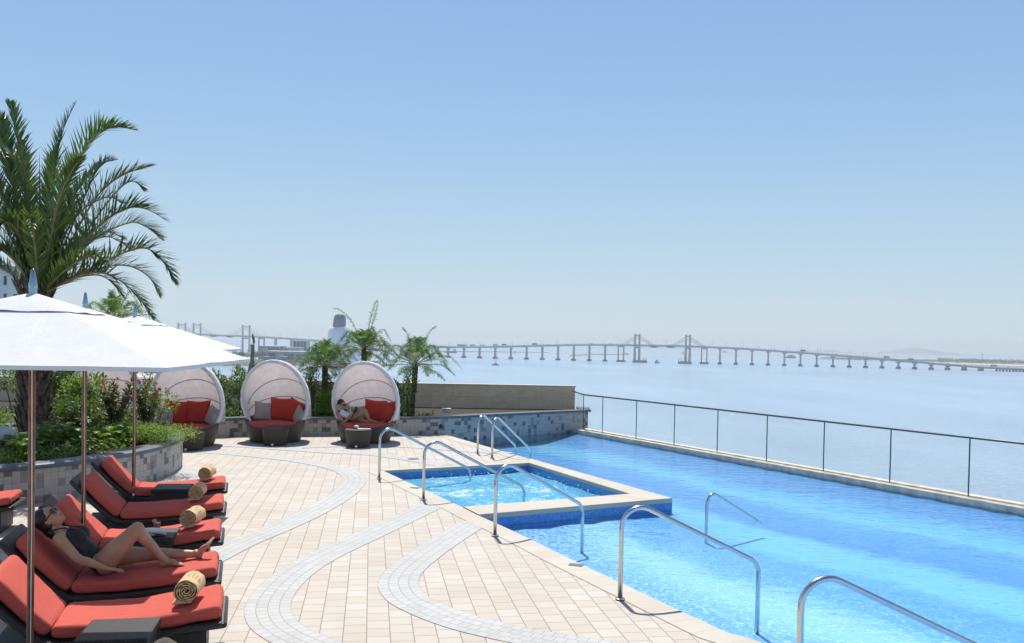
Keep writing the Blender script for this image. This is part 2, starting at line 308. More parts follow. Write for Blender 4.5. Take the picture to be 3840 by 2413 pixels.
# ------------------------------------------------------------------ mesh builder
class MB:
    def __init__(s): s.v = []; s.f = []; s.uv = []
    def add(s, vs, fs, uvs=None):
        o = len(s.v); s.v += [tuple(p) for p in vs]
        for i, f in enumerate(fs):
            s.f.append(tuple(o + k for k in f)); s.uv.append(uvs[i] if uvs else None)
    def box(s, c, size, rz=0, M=None):
        x, y, z = (k / 2 for k in size); P = [Vector((a * x, b * y, d * z)) for a in (-1, 1) for b in (-1, 1) for d in (-1, 1)]
        m = (Matrix.Translation(c) @ Matrix.Rotation(rz, 4, 'Z')) if M is None else M @ Matrix.Translation(c)
        P = [m @ p for p in P]; Fs = [(0, 1, 3, 2), (4, 6, 7, 5), (0, 4, 5, 1), (2, 3, 7, 6), (0, 2, 6, 4), (1, 5, 7, 3)]
        X, Y, Z = size
        def u(w_, h_): return [(0, 0), (0, h_), (w_, h_), (w_, 0)]
        U = [u(Y, Z), [(0, 0), (Y, 0), (Y, Z), (0, Z)], [(0, 0), (X, 0), (X, Z), (0, Z)], u(X, Z), [(0, 0), (0, Y), (X, Y), (X, 0)], [(0, 0), (X, 0), (X, Y), (0, Y)]]
        s.add(P, Fs, U)
    def rbox(s, c, size, r=.02, seg=2, M=None, rz=0):
        bm = bmesh.new(); bmesh.ops.create_cube(bm, size=1); bmesh.ops.scale(bm, vec=size, verts=bm.verts)
        bmesh.ops.bevel(bm, geom=bm.edges[:], offset=r, segments=seg, affect='EDGES', profile=.5)
        m = (Matrix.Translation(c) @ Matrix.Rotation(rz, 4, 'Z')) if M is None else M @ Matrix.Translation(c)
        bm.verts.index_update(); fs = []; us = []
        for f in bm.faces:
            n = f.normal; fs.append([v.index for v in f.verts]); a = max(range(3), key=lambda k: abs(n[k])); i, j = [(1, 2), (0, 2), (0, 1)][a]
            us.append([(v.co[i], v.co[j]) for v in f.verts])
        s.add([m @ v.co for v in bm.verts], fs, us); bm.free()
    def tube(s, pts, rad, n=8, cap=True, flat=1.0, up=None):
        pts = [Vector(p) for p in pts]; rad = rad if isinstance(rad, (list, tuple)) else [rad] * len(pts); vs = []; fs = []; us = []; prev = None; L = 0
        for i, p in enumerate(pts):
            a = pts[max(0, i - 1)]; b = pts[min(len(pts) - 1, i + 1)]; t = (b - a).normalized()
            if i: L += (p - pts[i - 1]).length
            if prev is None: q = (up or (Vector((0, 0, 1)) if abs(t.z) < .9 else Vector((1, 0, 0)))); q = (Vector(q) - t * t.dot(Vector(q))).normalized()
            else: q = (prev - t * t.dot(prev)).normalized()
            prev = q; w_ = t.cross(q)
            for k in range(n):
                an = 2 * math.pi * k / n; vs.append(p + (q * math.cos(an) * flat + w_ * math.sin(an)) * rad[i])
            if i:
                for k in range(n):
                    k2 = (k + 1) % n; fs.append(((i - 1) * n + k, (i - 1) * n + k2, i * n + k2, i * n + k)); us.append([(k / n * .15, L - .01), ((k + 1) / n * .15, L - .01), ((k + 1) / n * .15, L), (k / n * .15, L)])
        if cap:
            fs.append(tuple(range(n - 1, -1, -1))); us.append([(0, 0)] * n); fs.append(tuple((len(pts) - 1) * n + k for k in range(n))); us.append([(0, 0)] * n)
        s.add(vs, fs, us)
    def ell(s, c, r, n=12, m=8, M=None, rot=None):
        c = Vector(c); vs = []; fs = []
        Rm = rot.to_matrix() if rot is not None else Matrix.Identity(3)
        for j in range(1, m):
            th = math.pi * j / m
            for i in range(n):
                ph = 2 * math.pi * i / n; vs.append(c + Rm @ Vector((r[0] * math.sin(th) * math.cos(ph), r[1] * math.sin(th) * math.sin(ph), r[2] * math.cos(th))))
        vs.append(c + Rm @ Vector((0, 0, r[2]))); vs.append(c + Rm @ Vector((0, 0, -r[2]))); T = len(vs) - 2
        for j in range(m - 2):
            for i in range(n): fs.append((j * n + i, (j + 1) * n + i, (j + 1) * n + (i + 1) % n, j * n + (i + 1) % n))
        for i in range(n): fs.append((T, i, (i + 1) % n)); fs.append((T + 1, (m - 2) * n + (i + 1) % n, (m - 2) * n + i))
        if M is not None: vs = [M @ v for v in vs]
        s.add(vs, fs)
    def lathe(s, c, prof, n=32, sx=1, sy=1, rz=0, hf=None, cap=True):
        """prof: (r, z) list; hf(angle, k) -> extra z"""
        c = Vector(c); vs = []; fs = []; us = []; K = len(prof); L = 0; Ls = [0]
        for k in range(1, K): L += math.hypot(prof[k][0] - prof[k - 1][0], prof[k][1] - prof[k - 1][1]); Ls.append(L)
        for k, (r, z) in enumerate(prof):
            for i in range(n):
                a = 2 * math.pi * i / n; p = Vector((r * sx * math.cos(a), r * sy * math.sin(a), z + (hf(a, k) if hf else 0))); p = Matrix.Rotation(rz, 3, 'Z') @ p; vs.append(c + p)
        rm = max(r for r, z in prof)
        for k in range(K - 1):
            for i in range(n):
                i2 = (i + 1) % n; fs.append((k * n + i, k * n + i2, (k + 1) * n + i2, (k + 1) * n + i)); u0 = rm * 6.283 * i / n; u1 = rm * 6.283 * (i + 1) / n
                us.append([(u0, Ls[k]), (u1, Ls[k]), (u1, Ls[k + 1]), (u0, Ls[k + 1])])
        if cap:
            for k, o in ((0, -1), (K - 1, 1)):
                if prof[k][0] > 1e-4:
                    idx = [k * n + i for i in range(n)]; idx = idx if o > 0 else idx[::-1]; fs.append(tuple(idx)); us.append([(vs[q][0] - c.x, vs[q][1] - c.y) for q in idx])
        s.add(vs, fs, us)
    def poly(s, pts, z=None, flip=False):
        P = [Vector((p[0], p[1], p[2] if z is None else z)) for p in pts]
        idx = list(range(len(P)))
        if flip: idx.reverse()
        s.add(P, [tuple(idx)], [[(P[i].x, P[i].y) for i in idx]])
    def prism(s, pts, z0, z1):
        n = len(pts); A = sum(pts[i][0] * pts[(i + 1) % n][1] - pts[(i + 1) % n][0] * pts[i][1] for i in range(n))
        if A < 0: pts = pts[::-1]
        s.poly(pts, z1); s.poly(pts, z0, flip=True); s.strip(list(pts) + [pts[0]], z0, z1)
    def strip(s, pts, z0, z1, u0=0):
        u = u0
        for a, b in zip(pts, pts[1:]):
            L = math.hypot(b[0] - a[0], b[1] - a[1]); s.add([(a[0], a[1], z0), (b[0], b[1], z0), (b[0], b[1], z1), (a[0], a[1], z1)], [(0, 1, 2, 3)], [[(u, z0), (u + L, z0), (u + L, z1), (u, z1)]]); u += L
        return u
    def slab(s, path, width, thick, r=.02, nr=3, ends=True, shrink=.5, M=None):
        """rounded slab swept along (x,z) path, width in y; path is its underside middle"""
        sec = []; hw = width / 2; ht = thick / 2; r = min(r, ht * .98)
        for cx_, cz_, a0 in ((hw - r, ht - r, 0), (-hw + r, ht - r, 90), (-hw + r, -ht + r, 180), (hw - r, -ht + r, 270)):
            for k in range(nr + 1): a = R(a0 + 90 * k / nr); sec.append((cx_ + r * math.cos(a), cz_ + r * math.sin(a)))
        n = len(sec); vs = []; fs = []; us = []; L = 0; P = [Vector((x, 0, z)) for x, z in path]; lens = []
        if ends:
            t0 = (P[1] - P[0]).normalized(); t1 = (P[-1] - P[-2]).normalized(); e = min(thick * .45, .04)
            P = [P[0], P[0] + t0 * e * .35, P[0] + t0 * e] + P[1:-1] + [P[-1] - t1 * e, P[-1] - t1 * e * .35, P[-1]]
        for i, p in enumerate(P):
            a = P[max(0, i - 1)]; b = P[min(len(P) - 1, i + 1)]; t = (b - a).normalized(); nn = Vector((-t.z, 0, t.x))
            if nn.z < 0: nn = -nn
            if i: L += (p - P[i - 1]).length
            k1 = 1.0
            if ends: d = min(i, len(P) - 1 - i); k1 = (shrink, .85, 1)[d] if d < 3 else 1
            for (y, z) in sec: vs.append(p + Vector((0, y * (1 - (1 - k1) * .12), 0)) + nn * (z * k1 + ht))
            if i:
                for k in range(n):
                    k2 = (k + 1) % n; fs.append(((i - 1) * n + k, i * n + k, i * n + k2, (i - 1) * n + k2)); lens.append(L)
                    us.append([(sec[k][0] + sec[k][1], L - .05), (sec[k][0] + sec[k][1], L), (sec[k2][0] + sec[k2][1], L), (sec[k2][0] + sec[k2][1], L - .05)])
        fs.append(tuple(range(n))); us.append([sec[k] for k in range(n)]); idx = [(len(P) - 1) * n + k for k in range(n)][::-1]; fs.append(tuple(idx)); us.append([sec[k - (len(P) - 1) * n] for k in idx])
        if M is not None: vs = [M @ v for v in vs]
        s.add(vs, fs, us)
    def build(s, name, m, parent=None, smooth=False, loc=None):
        me = bpy.data.meshes.new(name); me.from_pydata(s.v, [], s.f)
        if any(u is not None for u in s.uv):
            l = me.uv_layers.new(name='UVMap'); i = 0
            for f, u in zip(s.f, s.uv):
                for k in range(len(f)):
                    if u: l.data[i].uv = u[k]
                    i += 1
        me.materials.append(m)
        if smooth: me.polygons.foreach_set('use_smooth', [True] * len(me.polygons))
        if smooth == 'auto':
            try: me.set_sharp_from_angle(angle=R(40))
            except Exception: pass
        o = bpy.data.objects.new(name, me); COL.objects.link(o)
        if parent is not None: o.parent = parent
        if loc is not None: o.location = loc
        return o
def tag(o, label=None, cat=None, group=None, kind=None):
    if label: o['label'] = label
    if cat: o['category'] = cat
    if group: o['group'] = group
    if kind: o['kind'] = kind
    return o
def thing(name, label, cat, loc=(0, 0, 0), rz=0, group=None):
    o = bpy.data.objects.new(name, None); COL.objects.link(o); o.empty_display_size = .2; o.location = loc; o.rotation_euler = (0, 0, rz); return tag(o, label, cat, group)
KIDS = {}
def dup(root, label, loc=None, rz=None, skip=()):
    def kids(o): return [c for c in bpy.data.objects if c.parent == o]
    def cp(o, par):
        c = o.copy(); COL.objects.link(c)
        if par is not None: c.parent = par
        for ch in kids(o):
            if ch.name.split('.')[0] in skip: continue
            cp(ch, c)
        return c
    r = cp(root, None); r['label'] = label
    if loc is not None: r.location = loc
    if rz is not None: r.rotation_euler = (0, 0, rz)
    return r
def struct(name, mb, m, **k): return tag(mb.build(name, m, **k), kind='structure')
def catmull(P, n=8):
    P = [Vector(p) for p in P]; out = []; Q = [P[0] * 2 - P[1]] + P + [P[-1] * 2 - P[-2]]
    for i in range(1, len(Q) - 2):
        a, b, c, d = Q[i - 1:i + 3]
        for k in range(n):
            t = k / n; out.append(.5 * ((2 * b) + (c - a) * t + (2 * a - 5 * b + 4 * c - d) * t * t + (3 * b - a - 3 * c + d) * t ** 3))
    return out + [P[-1]]
# ================================================================== DECK, POOL, SEA
WZ = -.17
A, B, C, D = [G(*p) for p in ((1437, 1767), (1980, 1738), (2364, 1856), (1736, 1905))]
E0, E1, E2, E3 = [G(*p) for p in ((1640, 1622), (1988, 1723), (2521, 1873), (1794, 1935))]
EDGE = catmull([E3] + [G(*p) for p in ((1960, 2010), (2100, 2080), (2245, 2149), (2400, 2222), (2561, 2298), (2717, 2371), (2900, 2450))] + [Vector((2.05, 4.6, 0)), Vector((2.9, 3.2, 0))], 4)
deck = [E0, E1, B, A, D] + EDGE + [Vector((3.2, 1.0, 0)), Vector((3.2, -3, 0)), Vector((-16, -3, 0)), Vector((-16, 28, 0)), Vector((-3, 28, 0))]
mb = MB(); mb.poly(deck, 0)
if sum(deck[i].x * deck[(i + 1) % len(deck)].y - deck[(i + 1) % len(deck)].x * deck[i].y for i in range(len(deck))) < 0: mb = MB(); mb.poly(deck[::-1], 0)
struct('deck_paving', mb, M_pave)
# curved cobble bands, sheets laid 4 mm over the pavers
def off(p0, p1, p2, d):
    t = (p2 - p0); t.z = 0; t.normalize(); return p1 + Vector((-t.y, t.x, 0)) * d
def band(pts, z=.004, hw=.2, name='cobble_band', m=None, n=8):
    P = catmull([G(*p) for p in pts], n); mb = MB(); L = 0
    for i in range(len(P) - 1):
        a0, a1 = (off(P[max(0, i - 1)], P[i], P[i + 1], s * hw) for s in (-1, 1)); j = i + 1
        b0, b1 = (off(P[i], P[j], P[min(len(P) - 1, j + 1)], s * hw) for s in (-1, 1)); l2 = L + (P[j] - P[i]).length
        q = [Vector((p.x, p.y, z)) for p in (a0, b0, b1, a1)]; mb.add(q, [(0, 1, 2, 3)], [[(0, L), (0, l2), (2 * hw, l2), (2 * hw, L)]]); L = l2
    return struct(name, mb, m or M_band)
c5 = lambda l: [(700 + .54 * x, 1650 + .54 * y) for x, y in l]
band(c5([(1745, 435), (1480, 560), (1200, 690), (960, 800), (760, 920), (620, 1050), (562, 1170), (600, 1275), (700, 1350), (830, 1410), (1000, 1480), (1200, 1550)]))
band(c5([(2010, 570), (1830, 680), (1650, 800), (1520, 905), (1470, 1000), (1530, 1100), (1680, 1180), (1900, 1262), (2150, 1325), (2400, 1375), (2800, 1440), (3200, 1490)]), z=.0045)
band(c5([(-200, 1000), (20, 900), (250, 780), (420, 700), (640, 610), (880, 500), (1080, 380), (1165, 280), (1090, 213), (900, 165), (700, 135), (450, 108), (150, 85), (-150, 78)]), z=.005)
band(c5([(-250, 40), (0, 35), (300, 40), (700, 66), (1000, 86), (1300, 102), (1500, 128), (1650, 152), (1790, 180)]), z=.0055)
band(c5([(700, 66), (850, 50), (1300, 42), (1600, 52), (2000, 82), (2250, 96)]), z=.006, hw=.18)
band([(560, 1735), (660, 1752), (735, 1785), (790, 1840), (760, 1900)], z=.0065)
# coping strips
def coping(P, w_, z, name='edge_coping'):
    mb = MB(); L = 0
    for i in range(len(P) - 1):
        a = P[i]; b = P[i + 1]; ta = off(P[max(0, i - 1)], P[i], P[i + 1], w_); tb = off(P[i], P[i + 1], P[min(len(P) - 1, i + 2)], w_); l2 = L + (b - a).length
        q = [Vector((p.x, p.y, z)) for p in (a, b, tb, ta)]; idx = (0, 1, 2, 3) if w_ > 0 else (3, 2, 1, 0)
        u = [(0.01, L), (.01, l2), (.31, l2), (.31, L)]; mb.add(q, [idx], [u if w_ > 0 else u[::-1]])
        e = [Vector((a.x, a.y, z - .052)), Vector((b.x, b.y, z - .052)), Vector((b.x, b.y, z)), Vector((a.x, a.y, z))]; mb.add(e, [(0, 1, 2, 3)], [[(.1, L), (.1, l2), (.15, l2), (.15, L)]]); L = l2
    return struct(name, mb, M_cop)
coping([E0 + (E1 - E0) * t for t in (0, .33, .66, 1)], -.3, .0050)
coping([A, A + (D - A) * .5, D] + EDGE, -.3, .0054)
coping([A, B], .22, .0058)
# coping around the whirlpool's pool side
LJ = [B, E1 + Vector((.02, 0, 0)), E2, E3, D, C]
mb = MB()
def seg4(a, b, c, d, L0=0):
    L = (b - a).length; n = max(2, int(L / .3))
    for i in range(n):
        t, t2 = i / n, (i + 1) / n; q = [a.lerp(b, t), a.lerp(b, t2), d.lerp(c, t2), d.lerp(c, t)]
        bt = []; 
        for p in q: bt.append(Vector((p.x, p.y, .02)))
        lo = [Vector((p.x, p.y, -.05)) for p in q]; u = [(.01, t * L), (.01, t2 * L), (.31, t2 * L), (.31, t * L)]
        mb.add(bt + lo, [(0, 1, 2, 3), (0, 4, 5, 1), (2, 6, 7, 3)], [u, u, u])
seg4(E1, E2, C, B); seg4(E2, E3, D, C)
bmj = bmesh.new(); vv = [bmj.verts.new(v) for v in mb.v]
oj = struct('whirlpool_coping', mb, M_cop); bmj.free()
bv = oj.modifiers.new('bevel', 'BEVEL'); bv.width = .012; bv.segments = 2; bv.limit_method = 'ANGLE'
# basin: floor and walls
def inside_d(x, y):  # distance from the deck edge polyline
    return min((Vector((x, y, 0)) - p).length for p in DE)
def seg_d(x, y, a, b):
    p = Vector((x, y, 0)); t = max(0, min(1, (p - a).dot(b - a) / (b - a).length_squared)); return (a.lerp(b, t) - p).length
DE = [E0, (E0 + E1) / 2, E1, E1.lerp(E2, .3), E1.lerp(E2, .6), E2] + [E2.lerp(E3, t) for t in (.33, .66)] + EDGE
FC = G(2195, 1605, -.05); P0 = G(2258.2, 1621.8, -.05); P7 = G(3631.1, 1859.6, -.05)
wallp = catmull([G(-60, 1628), G(200, 1633), G(500, 1641), G(803, 1642), G(927, 1637), G(1163, 1636), G(1250, 1635), G(1479, 1634), G(1645, 1630)], 5)
wr = G(2204, 1617, WZ); wallp += [wallp[-1].lerp(Vector((wr.x, wr.y, 0)), t) for t in (.25, .5, .75, 1)]
PE = P7 + DF * 8
mb = MB(); nx, ny = 46, 70; X0, X1, Y0, Y1 = -3.2, 12.5, -2.5, 28
vs = []
for j in range(ny + 1):
    for i in range(nx + 1):
        x = X0 + (X1 - X0) * i / nx; y = Y0 + (Y1 - Y0) * j / ny; d = inside_d(x, y); near = min((Vector((x, y, 0)) - p).length for p in EDGE)
        z = max(-.42, -.34 - .03 * near); dj = min(seg_d(x, y, E1, E2), seg_d(x, y, E2, E3)); kk_ = TF - NF.dot(Vector((x, y, 0)))
        z = max(z, -.19 - .23 * min(1, dj / .9)) if dj < .9 else z
        if -.3 < kk_ < 1.5: z = max(z, -.19 - .23 * max(0, kk_ - .15) / 1.35)
        k_ = NF.dot(Vector((x, y, 0))) - TF
        if k_ > .1: x -= NF.x * (k_ - .1); y -= NF.y * (k_ - .1)
        vs.append((x, y, z))
mb.add(vs, [(j * (nx + 1) + i, j * (nx + 1) + i + 1, (j + 1) * (nx + 1) + i + 1, (j + 1) * (nx + 1) + i) for j in range(ny) for i in range(nx)])
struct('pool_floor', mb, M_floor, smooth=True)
# pale wavy ledge under water along the deck edge
mb = MB(); Pl = EDGE; N = len(Pl)
for i in range(N - 1):
    w0, w1 = (.28 + .3 * max(0, math.sin(k * .42 + 4.6)) for k in (i, i + 1)); a = Pl[i]; b = Pl[i + 1]; ta = off(Pl[max(0, i - 1)], a, b, w0); tb = off(a, b, Pl[min(N - 1, i + 2)], w1)
    q = [Vector((p.x, p.y, -.34)) for p in (a, b, tb, ta)]; mb.add(q, [(0, 1, 2, 3)], [[(p.x, p.y) for p in q]]); mb.strip([ta, tb][::1], -.9, -.34)
struct('pool_ledge', mb, M_shelf)
mb = MB()
for P in ([E0, E1], [E1, E2], [E2, E3], EDGE): mb.strip(P, -.19, -.05)
struct('pool_wall', mb, M_mos)
mb = MB()
for P in ([E0, E1], [E1, E2], [E2, E3], EDGE): mb.strip(P, -1.25, -.19)
struct('pool_wall_under_water', mb, M_mosu)
pw = [E0 + Vector((-.6, .6, 0)), E0, E1, E2, E3] + EDGE + [PE, P7, P0, P0 - DF * 1.2, Vector((1.8, 26.3, 0)), Vector((-2.2, 24.6, 0))]
pw = [p for i, p in enumerate(pw) if i == 0 or (p - pw[i - 1]).length > .03]
mb = MB(); mb.poly(pw, WZ); ow = struct('pool_water', mb, M_water)
bm = bmesh.new(); bm.from_mesh(ow.data); bmesh.ops.triangulate(bm, faces=bm.faces[:], ngon_method='BEAUTY', quad_method='BEAUTY'); bmesh.ops.recalc_face_normals(bm, faces=bm.faces[:])
if sum(f.normal.z for f in bm.faces) < 0: bmesh.ops.reverse_faces(bm, faces=bm.faces[:])
bm.to_mesh(ow.data); bm.free()
# whirlpool
mb = MB(); mb.strip([A, B, C, D, A], -.95, -.045); struct('whirlpool_wall', mb, M_mos)
mb = MB(); mb.poly([A, D, C, B], -.55); struct('whirlpool_floor', mb, M_mosj)
mb = MB(); a2 = A.lerp(B, .34); d2 = D.lerp(C, .26); mb.prism([A, D, d2, D.lerp(C, .3).lerp(A.lerp(B, .4), .5), a2], -.54, -.40); struct('whirlpool_bench', mb, mosaic('bench_mosaic', (.07, .25, .62), (.14, .38, .74)))
mb = MB(); n = 60; vs = []; fs = []; us = []
def jn(x, y): return .008 * math.sin(x * 9 + y * 4) * math.sin(y * 7 - x * 3) + .003 * math.sin(x * 17 + y * 13)
for j in range(n + 1):
    for i in range(n + 1):
        p = A.lerp(B, i / n).lerp(D.lerp(C, i / n), j / n); vs.append((p.x, p.y, WZ + jn(p.x, p.y) * (.3 + .9 * i / n)))
for j in range(n):
    for i in range(n):
        fs.append((j * (n + 1) + i, (j + 1) * (n + 1) + i, (j + 1) * (n + 1) + i + 1, j * (n + 1) + i + 1)); us.append([(math.sin(3.14 * min(1, i / n * 1.05)) * math.sin(3.14 * (.12 + .8 * j / n)) ** .5 if j else 0, j / n)] * 4)
mb.add(vs, fs, us); struct('whirlpool_water', mb, M_jwater, smooth=True)
mb = MB()
for k in range(620):
    i = min(.97, max(.04, rnd.gauss(.55, .24))); j = min(.95, max(.05, rnd.gauss(.42, .22))); p = A.lerp(B, i).lerp(D.lerp(C, i), j); r = rnd.choice([.004, .006, .008, .011])
    mb.ell((p.x, p.y, WZ + .01 + abs(rnd.gauss(0, .05))), (r, r, r * 1.2), 5, 4)
tag(mb.build('splash_drops', M_splash), 'white splashing droplets over the bubbling whirlpool', 'splash', kind='stuff')
# infinity kerb + glass fence
mb = MB(); K0 = P0 - DF * 1.2
def kerb(o1, o2, z0, z1): mb.prism([K0 + NF * o1, PE + NF * o1, PE + NF * o2, K0 + NF * o2], z0, z1)
kerb(-.16, .02, -.2, -.075); kerb(.02, .2, -1.3, -.045)
struct('pool_kerb', mb, mat('cream_kerb', (.68, .59, .46), .6, var=.15))
fen = thing('glass_fence', 'long clear glass fence with slim dark top rail along the far pool edge', 'fence', P0)
step = FLEN / 7; hR = .99
def loc(p): return p - Vector(P0)
CR = P0 - DF * (step * .62); CL = Vector((W(2150, 1449, 27).x, 27.15, CR.z))
def panel(a, b):
    m = MB(); t = (b - a).normalized(); nn = Vector((-t.y, t.x, 0)); a = a + t * .012; b = b - t * .012; q = [a - nn * .006, b - nn * .006, b + nn * .006, a + nn * .006]
    m.prism([loc(p) for p in q], -.02, hR - .02); m.build('glass_panel', M_glass, fen)
    return
for k in range(10): panel(P0 + DF * step * k, P0 + DF * step * (k + 1))
panel(CR, P0); panel(CL, CR)
for k in [None] + list(range(11)):
    p = CR if k is None else P0 + DF * step * k; m = MB(); m.box(loc(p) + Vector((0, 0, hR / 2 - .01)), (.012, .02, hR), rz=math.atan2(NF.y, NF.x)); m.build('post', mat('green_glass_edge', (.03, .07, .06), .3, var=0) if 'green_glass_edge' not in MATS else MATS['green_glass_edge'], fen)
m = MB(); m.tube([loc(p) + Vector((0, 0, hR)) for p in (CL, CR, P0, P7, PE)], .021, 8); m.build('handrail', M_rail, fen, smooth=True)
mb = MB(); mb.strip([K0 - NF * .15, PE - NF * .15], -1.3, -.19); struct('pool_wall_far', mb, M_floor)
# sea
mb = MB(); mb.poly([(12000 * math.cos(2 * math.pi * i / 96), 12000 * math.sin(2 * math.pi * i / 96)) for i in range(96)], SEA); struct('sea', mb, M_sea)
# podium that carries the terrace
mb = MB(); q1 = P0 - DF * 1.2 + NF * .2; mb.prism([Vector((-16.2, -3.2, 0)), Vector((4, -3.2, 0)), Vector((PE.x - .3, PE.y, 0)) + NF * .19, Vector((q1.x, q1.y, 0)), Vector((q1.x, 28.4, 0)), Vector((-16.2, 28.4, 0))], SEA - 1, -1.32)
struct('terrace_block', mb, M_conc)
# ================================================================== PLANTER WALLS
def offs(P, d): return [off(P[max(0, i - 1)], P[i], P[min(len(P) - 1, i + 1)], d) for i in range(len(P))]
pl = thing('planter_wall', 'low curved granite mosaic planter wall with dark slate coping behind the round daybeds', 'planter wall', (0, 22, 0))
o0 = Vector((0, 22, 0)); HW = .40; WP = [p - o0 for p in wallp]; back = offs(WP, .3)
mb = MB(); L = mb.strip(WP, -.35, HW); e1 = WP[-1]; e2 = e1 + Vector((.06, 1.1, 0)); mb.strip([e1, e2], -.35, HW, L); mb.build('tiled_face', M_gran, pl)
mb = MB(); fr = offs(WP, -.04); fr[-1] = fr[-1] + Vector((.06, 0, 0)); bk = offs(WP, .34); bk[-1] = bk[-1] + Vector((.06, 0, 0))
for i in range(len(fr) - 1): mb.add([Vector((p.x, p.y, z)) for z in (HW, HW + .06) for p in (fr[i], fr[i + 1], bk[i + 1], bk[i])], [(4, 5, 6, 7), (0, 1, 5, 4), (2, 3, 7, 6), (3, 2, 1, 0)])
mb.prism([fr[-1] - Vector((.35, -.384, 0)), fr[-1] + Vector((0, .384, 0)), fr[-1] + Vector((.06, 1.2, 0)), fr[-1] + Vector((-.35, 1.2, 0))], HW + .001, HW + .061)
mb.build('coping', M_slate, pl)
wall_y = wallp[-1].y + 1.15
TWL = W(-700, 1446, 26.0); TWR = W(2157, 1449, wall_y)
mb = MB(); mb.poly([p for p in [o + Vector((0, 22, 0)) for o in bk]] + [Vector((TWR.x, TWR.y - .02, 0)), Vector((TWL.x, TWL.y - .02, 0))], .37); struct('planter_soil', mb, M_soil)
tw = thing('stone_wall', 'tall travertine block wall with pale cap behind the planter', 'wall', (0, 27, 0))
a = Vector((TWL.x, TWL.y - 27, 0)); b = Vector((TWR.x, TWR.y - 27, 0)); zt = TWR.z; mb = MB(); t = (b - a).normalized(); nn = Vector((-t.y, t.x, 0))
mb.strip([b, a][::-1], zt - .03 - .72 - .72, zt - .03); mb.strip([b, b + nn * .3], zt - 1.47, zt - .03); mb.strip([b + nn * .3, a + nn * .3], -2, zt - .03); mb.build('stone_blocks', M_trav, tw)
mb = MB(); mb.prism([a - nn * .02, b - nn * .02 + t * .02, b + nn * .32 + t * .02, a + nn * .32], zt - .03, zt + .012); mb.build('wall_cap', M_travtop, tw)
# round planter in front
PC = Vector((-8.62, 14.9, 0)); PA_, PB = 2.75, 3.6; HP = .49
def epl(a, k=0.0): return Vector(((PA_ + k) * math.cos(a), (PB + k) * math.sin(a), 0))
rp = thing('round_planter', 'large round granite mosaic planter with slate coping beside the loungers', 'planter', PC)
ring = [epl(-math.pi * 2 * i / 96) for i in range(97)][::-1]; mb = MB(); mb.strip(ring, 0, HP); mb.build('tiled_face', M_gran, rp)
mb = MB(); n = 96; prof = [(-.3, HP), (-.3, HP + .07), (-.01, HP + .08), (.04, HP + .06), (.05, HP + .02), (.03, HP)]
vs = []; fs = []
for i in range(n):
    for (k, z) in prof: p = epl(2 * math.pi * i / n, k); vs.append((p.x, p.y, z))
K = len(prof)
for i in range(n):
    for k in range(K): fs.append((i * K + k, i * K + (k + 1) % K, ((i + 1) % n) * K + (k + 1) % K, ((i + 1) % n) * K + k))
mb.add(vs, fs); mb.build('coping', M_slate, rp, smooth='auto')
mb = MB(); mb.poly([epl(2 * math.pi * i / 48, -.29) for i in range(48)], HP + .02); mb.build('soil', M_soil, rp)
# plaque, vent box, ornaments on planter, drains
p = W(1652, 1598, wallp[-6].y - .03); wdir = (wallp[-1] - wallp[-4]).normalized()
def on_wall(px, py):
    # intersection of the view ray with the straight tiled face
    a = wallp[-5]; v = ray(px, py); n_ = Vector((wdir.y, -wdir.x, 0)); k = n_.dot(a - EYE) / n_.dot(v); return EYE + v * k
sg = on_wall(1652, 1599); nf = Vector((wdir.y, -wdir.x, 0)).normalized()
t = thing('pool_sign', 'small round dark plaque with a dive symbol on the tiled planter wall', 'sign', sg + nf * .012, math.atan2(wdir.y, wdir.x))
Rx = Matrix.Rotation(R(90), 4, 'X')
mb = MB(); mb.lathe((0, 0, 0), [(.001, -.008), (.058, -.008), (.062, -.004), (.062, .004), (.001, .004)], 28); o = mb.build('plaque', M_plaque, t); o.matrix_local = Rx
mb = MB(); mb.tube([(-.035, -.011, -.005), (-.01, -.011, .018), (.03, -.011, .008)], .006, 6); mb.tube([(-.028, -.011, -.028), (.0, -.011, -.008), (.03, -.011, -.02)], .004, 6); mb.ell((.034, -.011, .018), (.008, .004, .008), 8, 6); mb.build('symbol', M_pmark, t)
p = G(1671, 1551, HW + .07); t = thing('vent_box', 'small pale square vent box standing on the planter coping', 'vent', (p.x, p.y + .25, HW + .062)); mb = MB(); mb.rbox((0, 0, .05), (.2, .18, .1), .008); mb.build('body', M_lamp, t); mb = MB(); mb.rbox((0, 0, .113), (.25, .22, .025), .006); mb.build('lid', M_travtop, t)
p = G(1624, 1552, HW + .07); t = thing('toy_ornament', 'tiny red and yellow ornament on the planter coping beside the grass plant', 'ornament', (p.x, p.y + .05, HW + .062)); mb = MB(); mb.lathe((0, 0, 0), [(.03, 0), (.045, .01), (.045, .03), (.03, .045), (.001, .05)], 14); mb.build('base', M_yel, t, smooth=True); mb = MB(); mb.ell((0, 0, .075), (.022, .022, .028), 10, 8); mb.build('top', M_redmk, t, smooth=True)
for (px, py, lb) in ((1550, 1723, 'oval steel drain cover in the paving left of the whirlpool'),):
    p = G(px, py); mb = MB(); mb.lathe((0, 0, 0), [(.12, 0), (.12, .004), (.09, .005), (.001, .004)], 24); tag(mb.build('drain_cover', M_drain, smooth=False, loc=(p.x, p.y, .0075)), lb, 'drain cover')
for (px, py, lb) in ((1555, 1832, 'small brown marker plate on the coping between the first two handrails'), (2160, 2122, 'small grey marker plate on the coping between the third and fourth handrails'), (1922, 1704, 'tiny marker plate on the coping beside the pool ladder rails')):
    p = G(px, py); mb = MB(); mb.rbox((0, 0, 0), (.15, .09, .006), .002, 1); tag(mb.build('marker_plate', M_drain, loc=(p.x, p.y, .0095)), lb, 'marker plate').rotation_euler = (0, 0, R(-20))
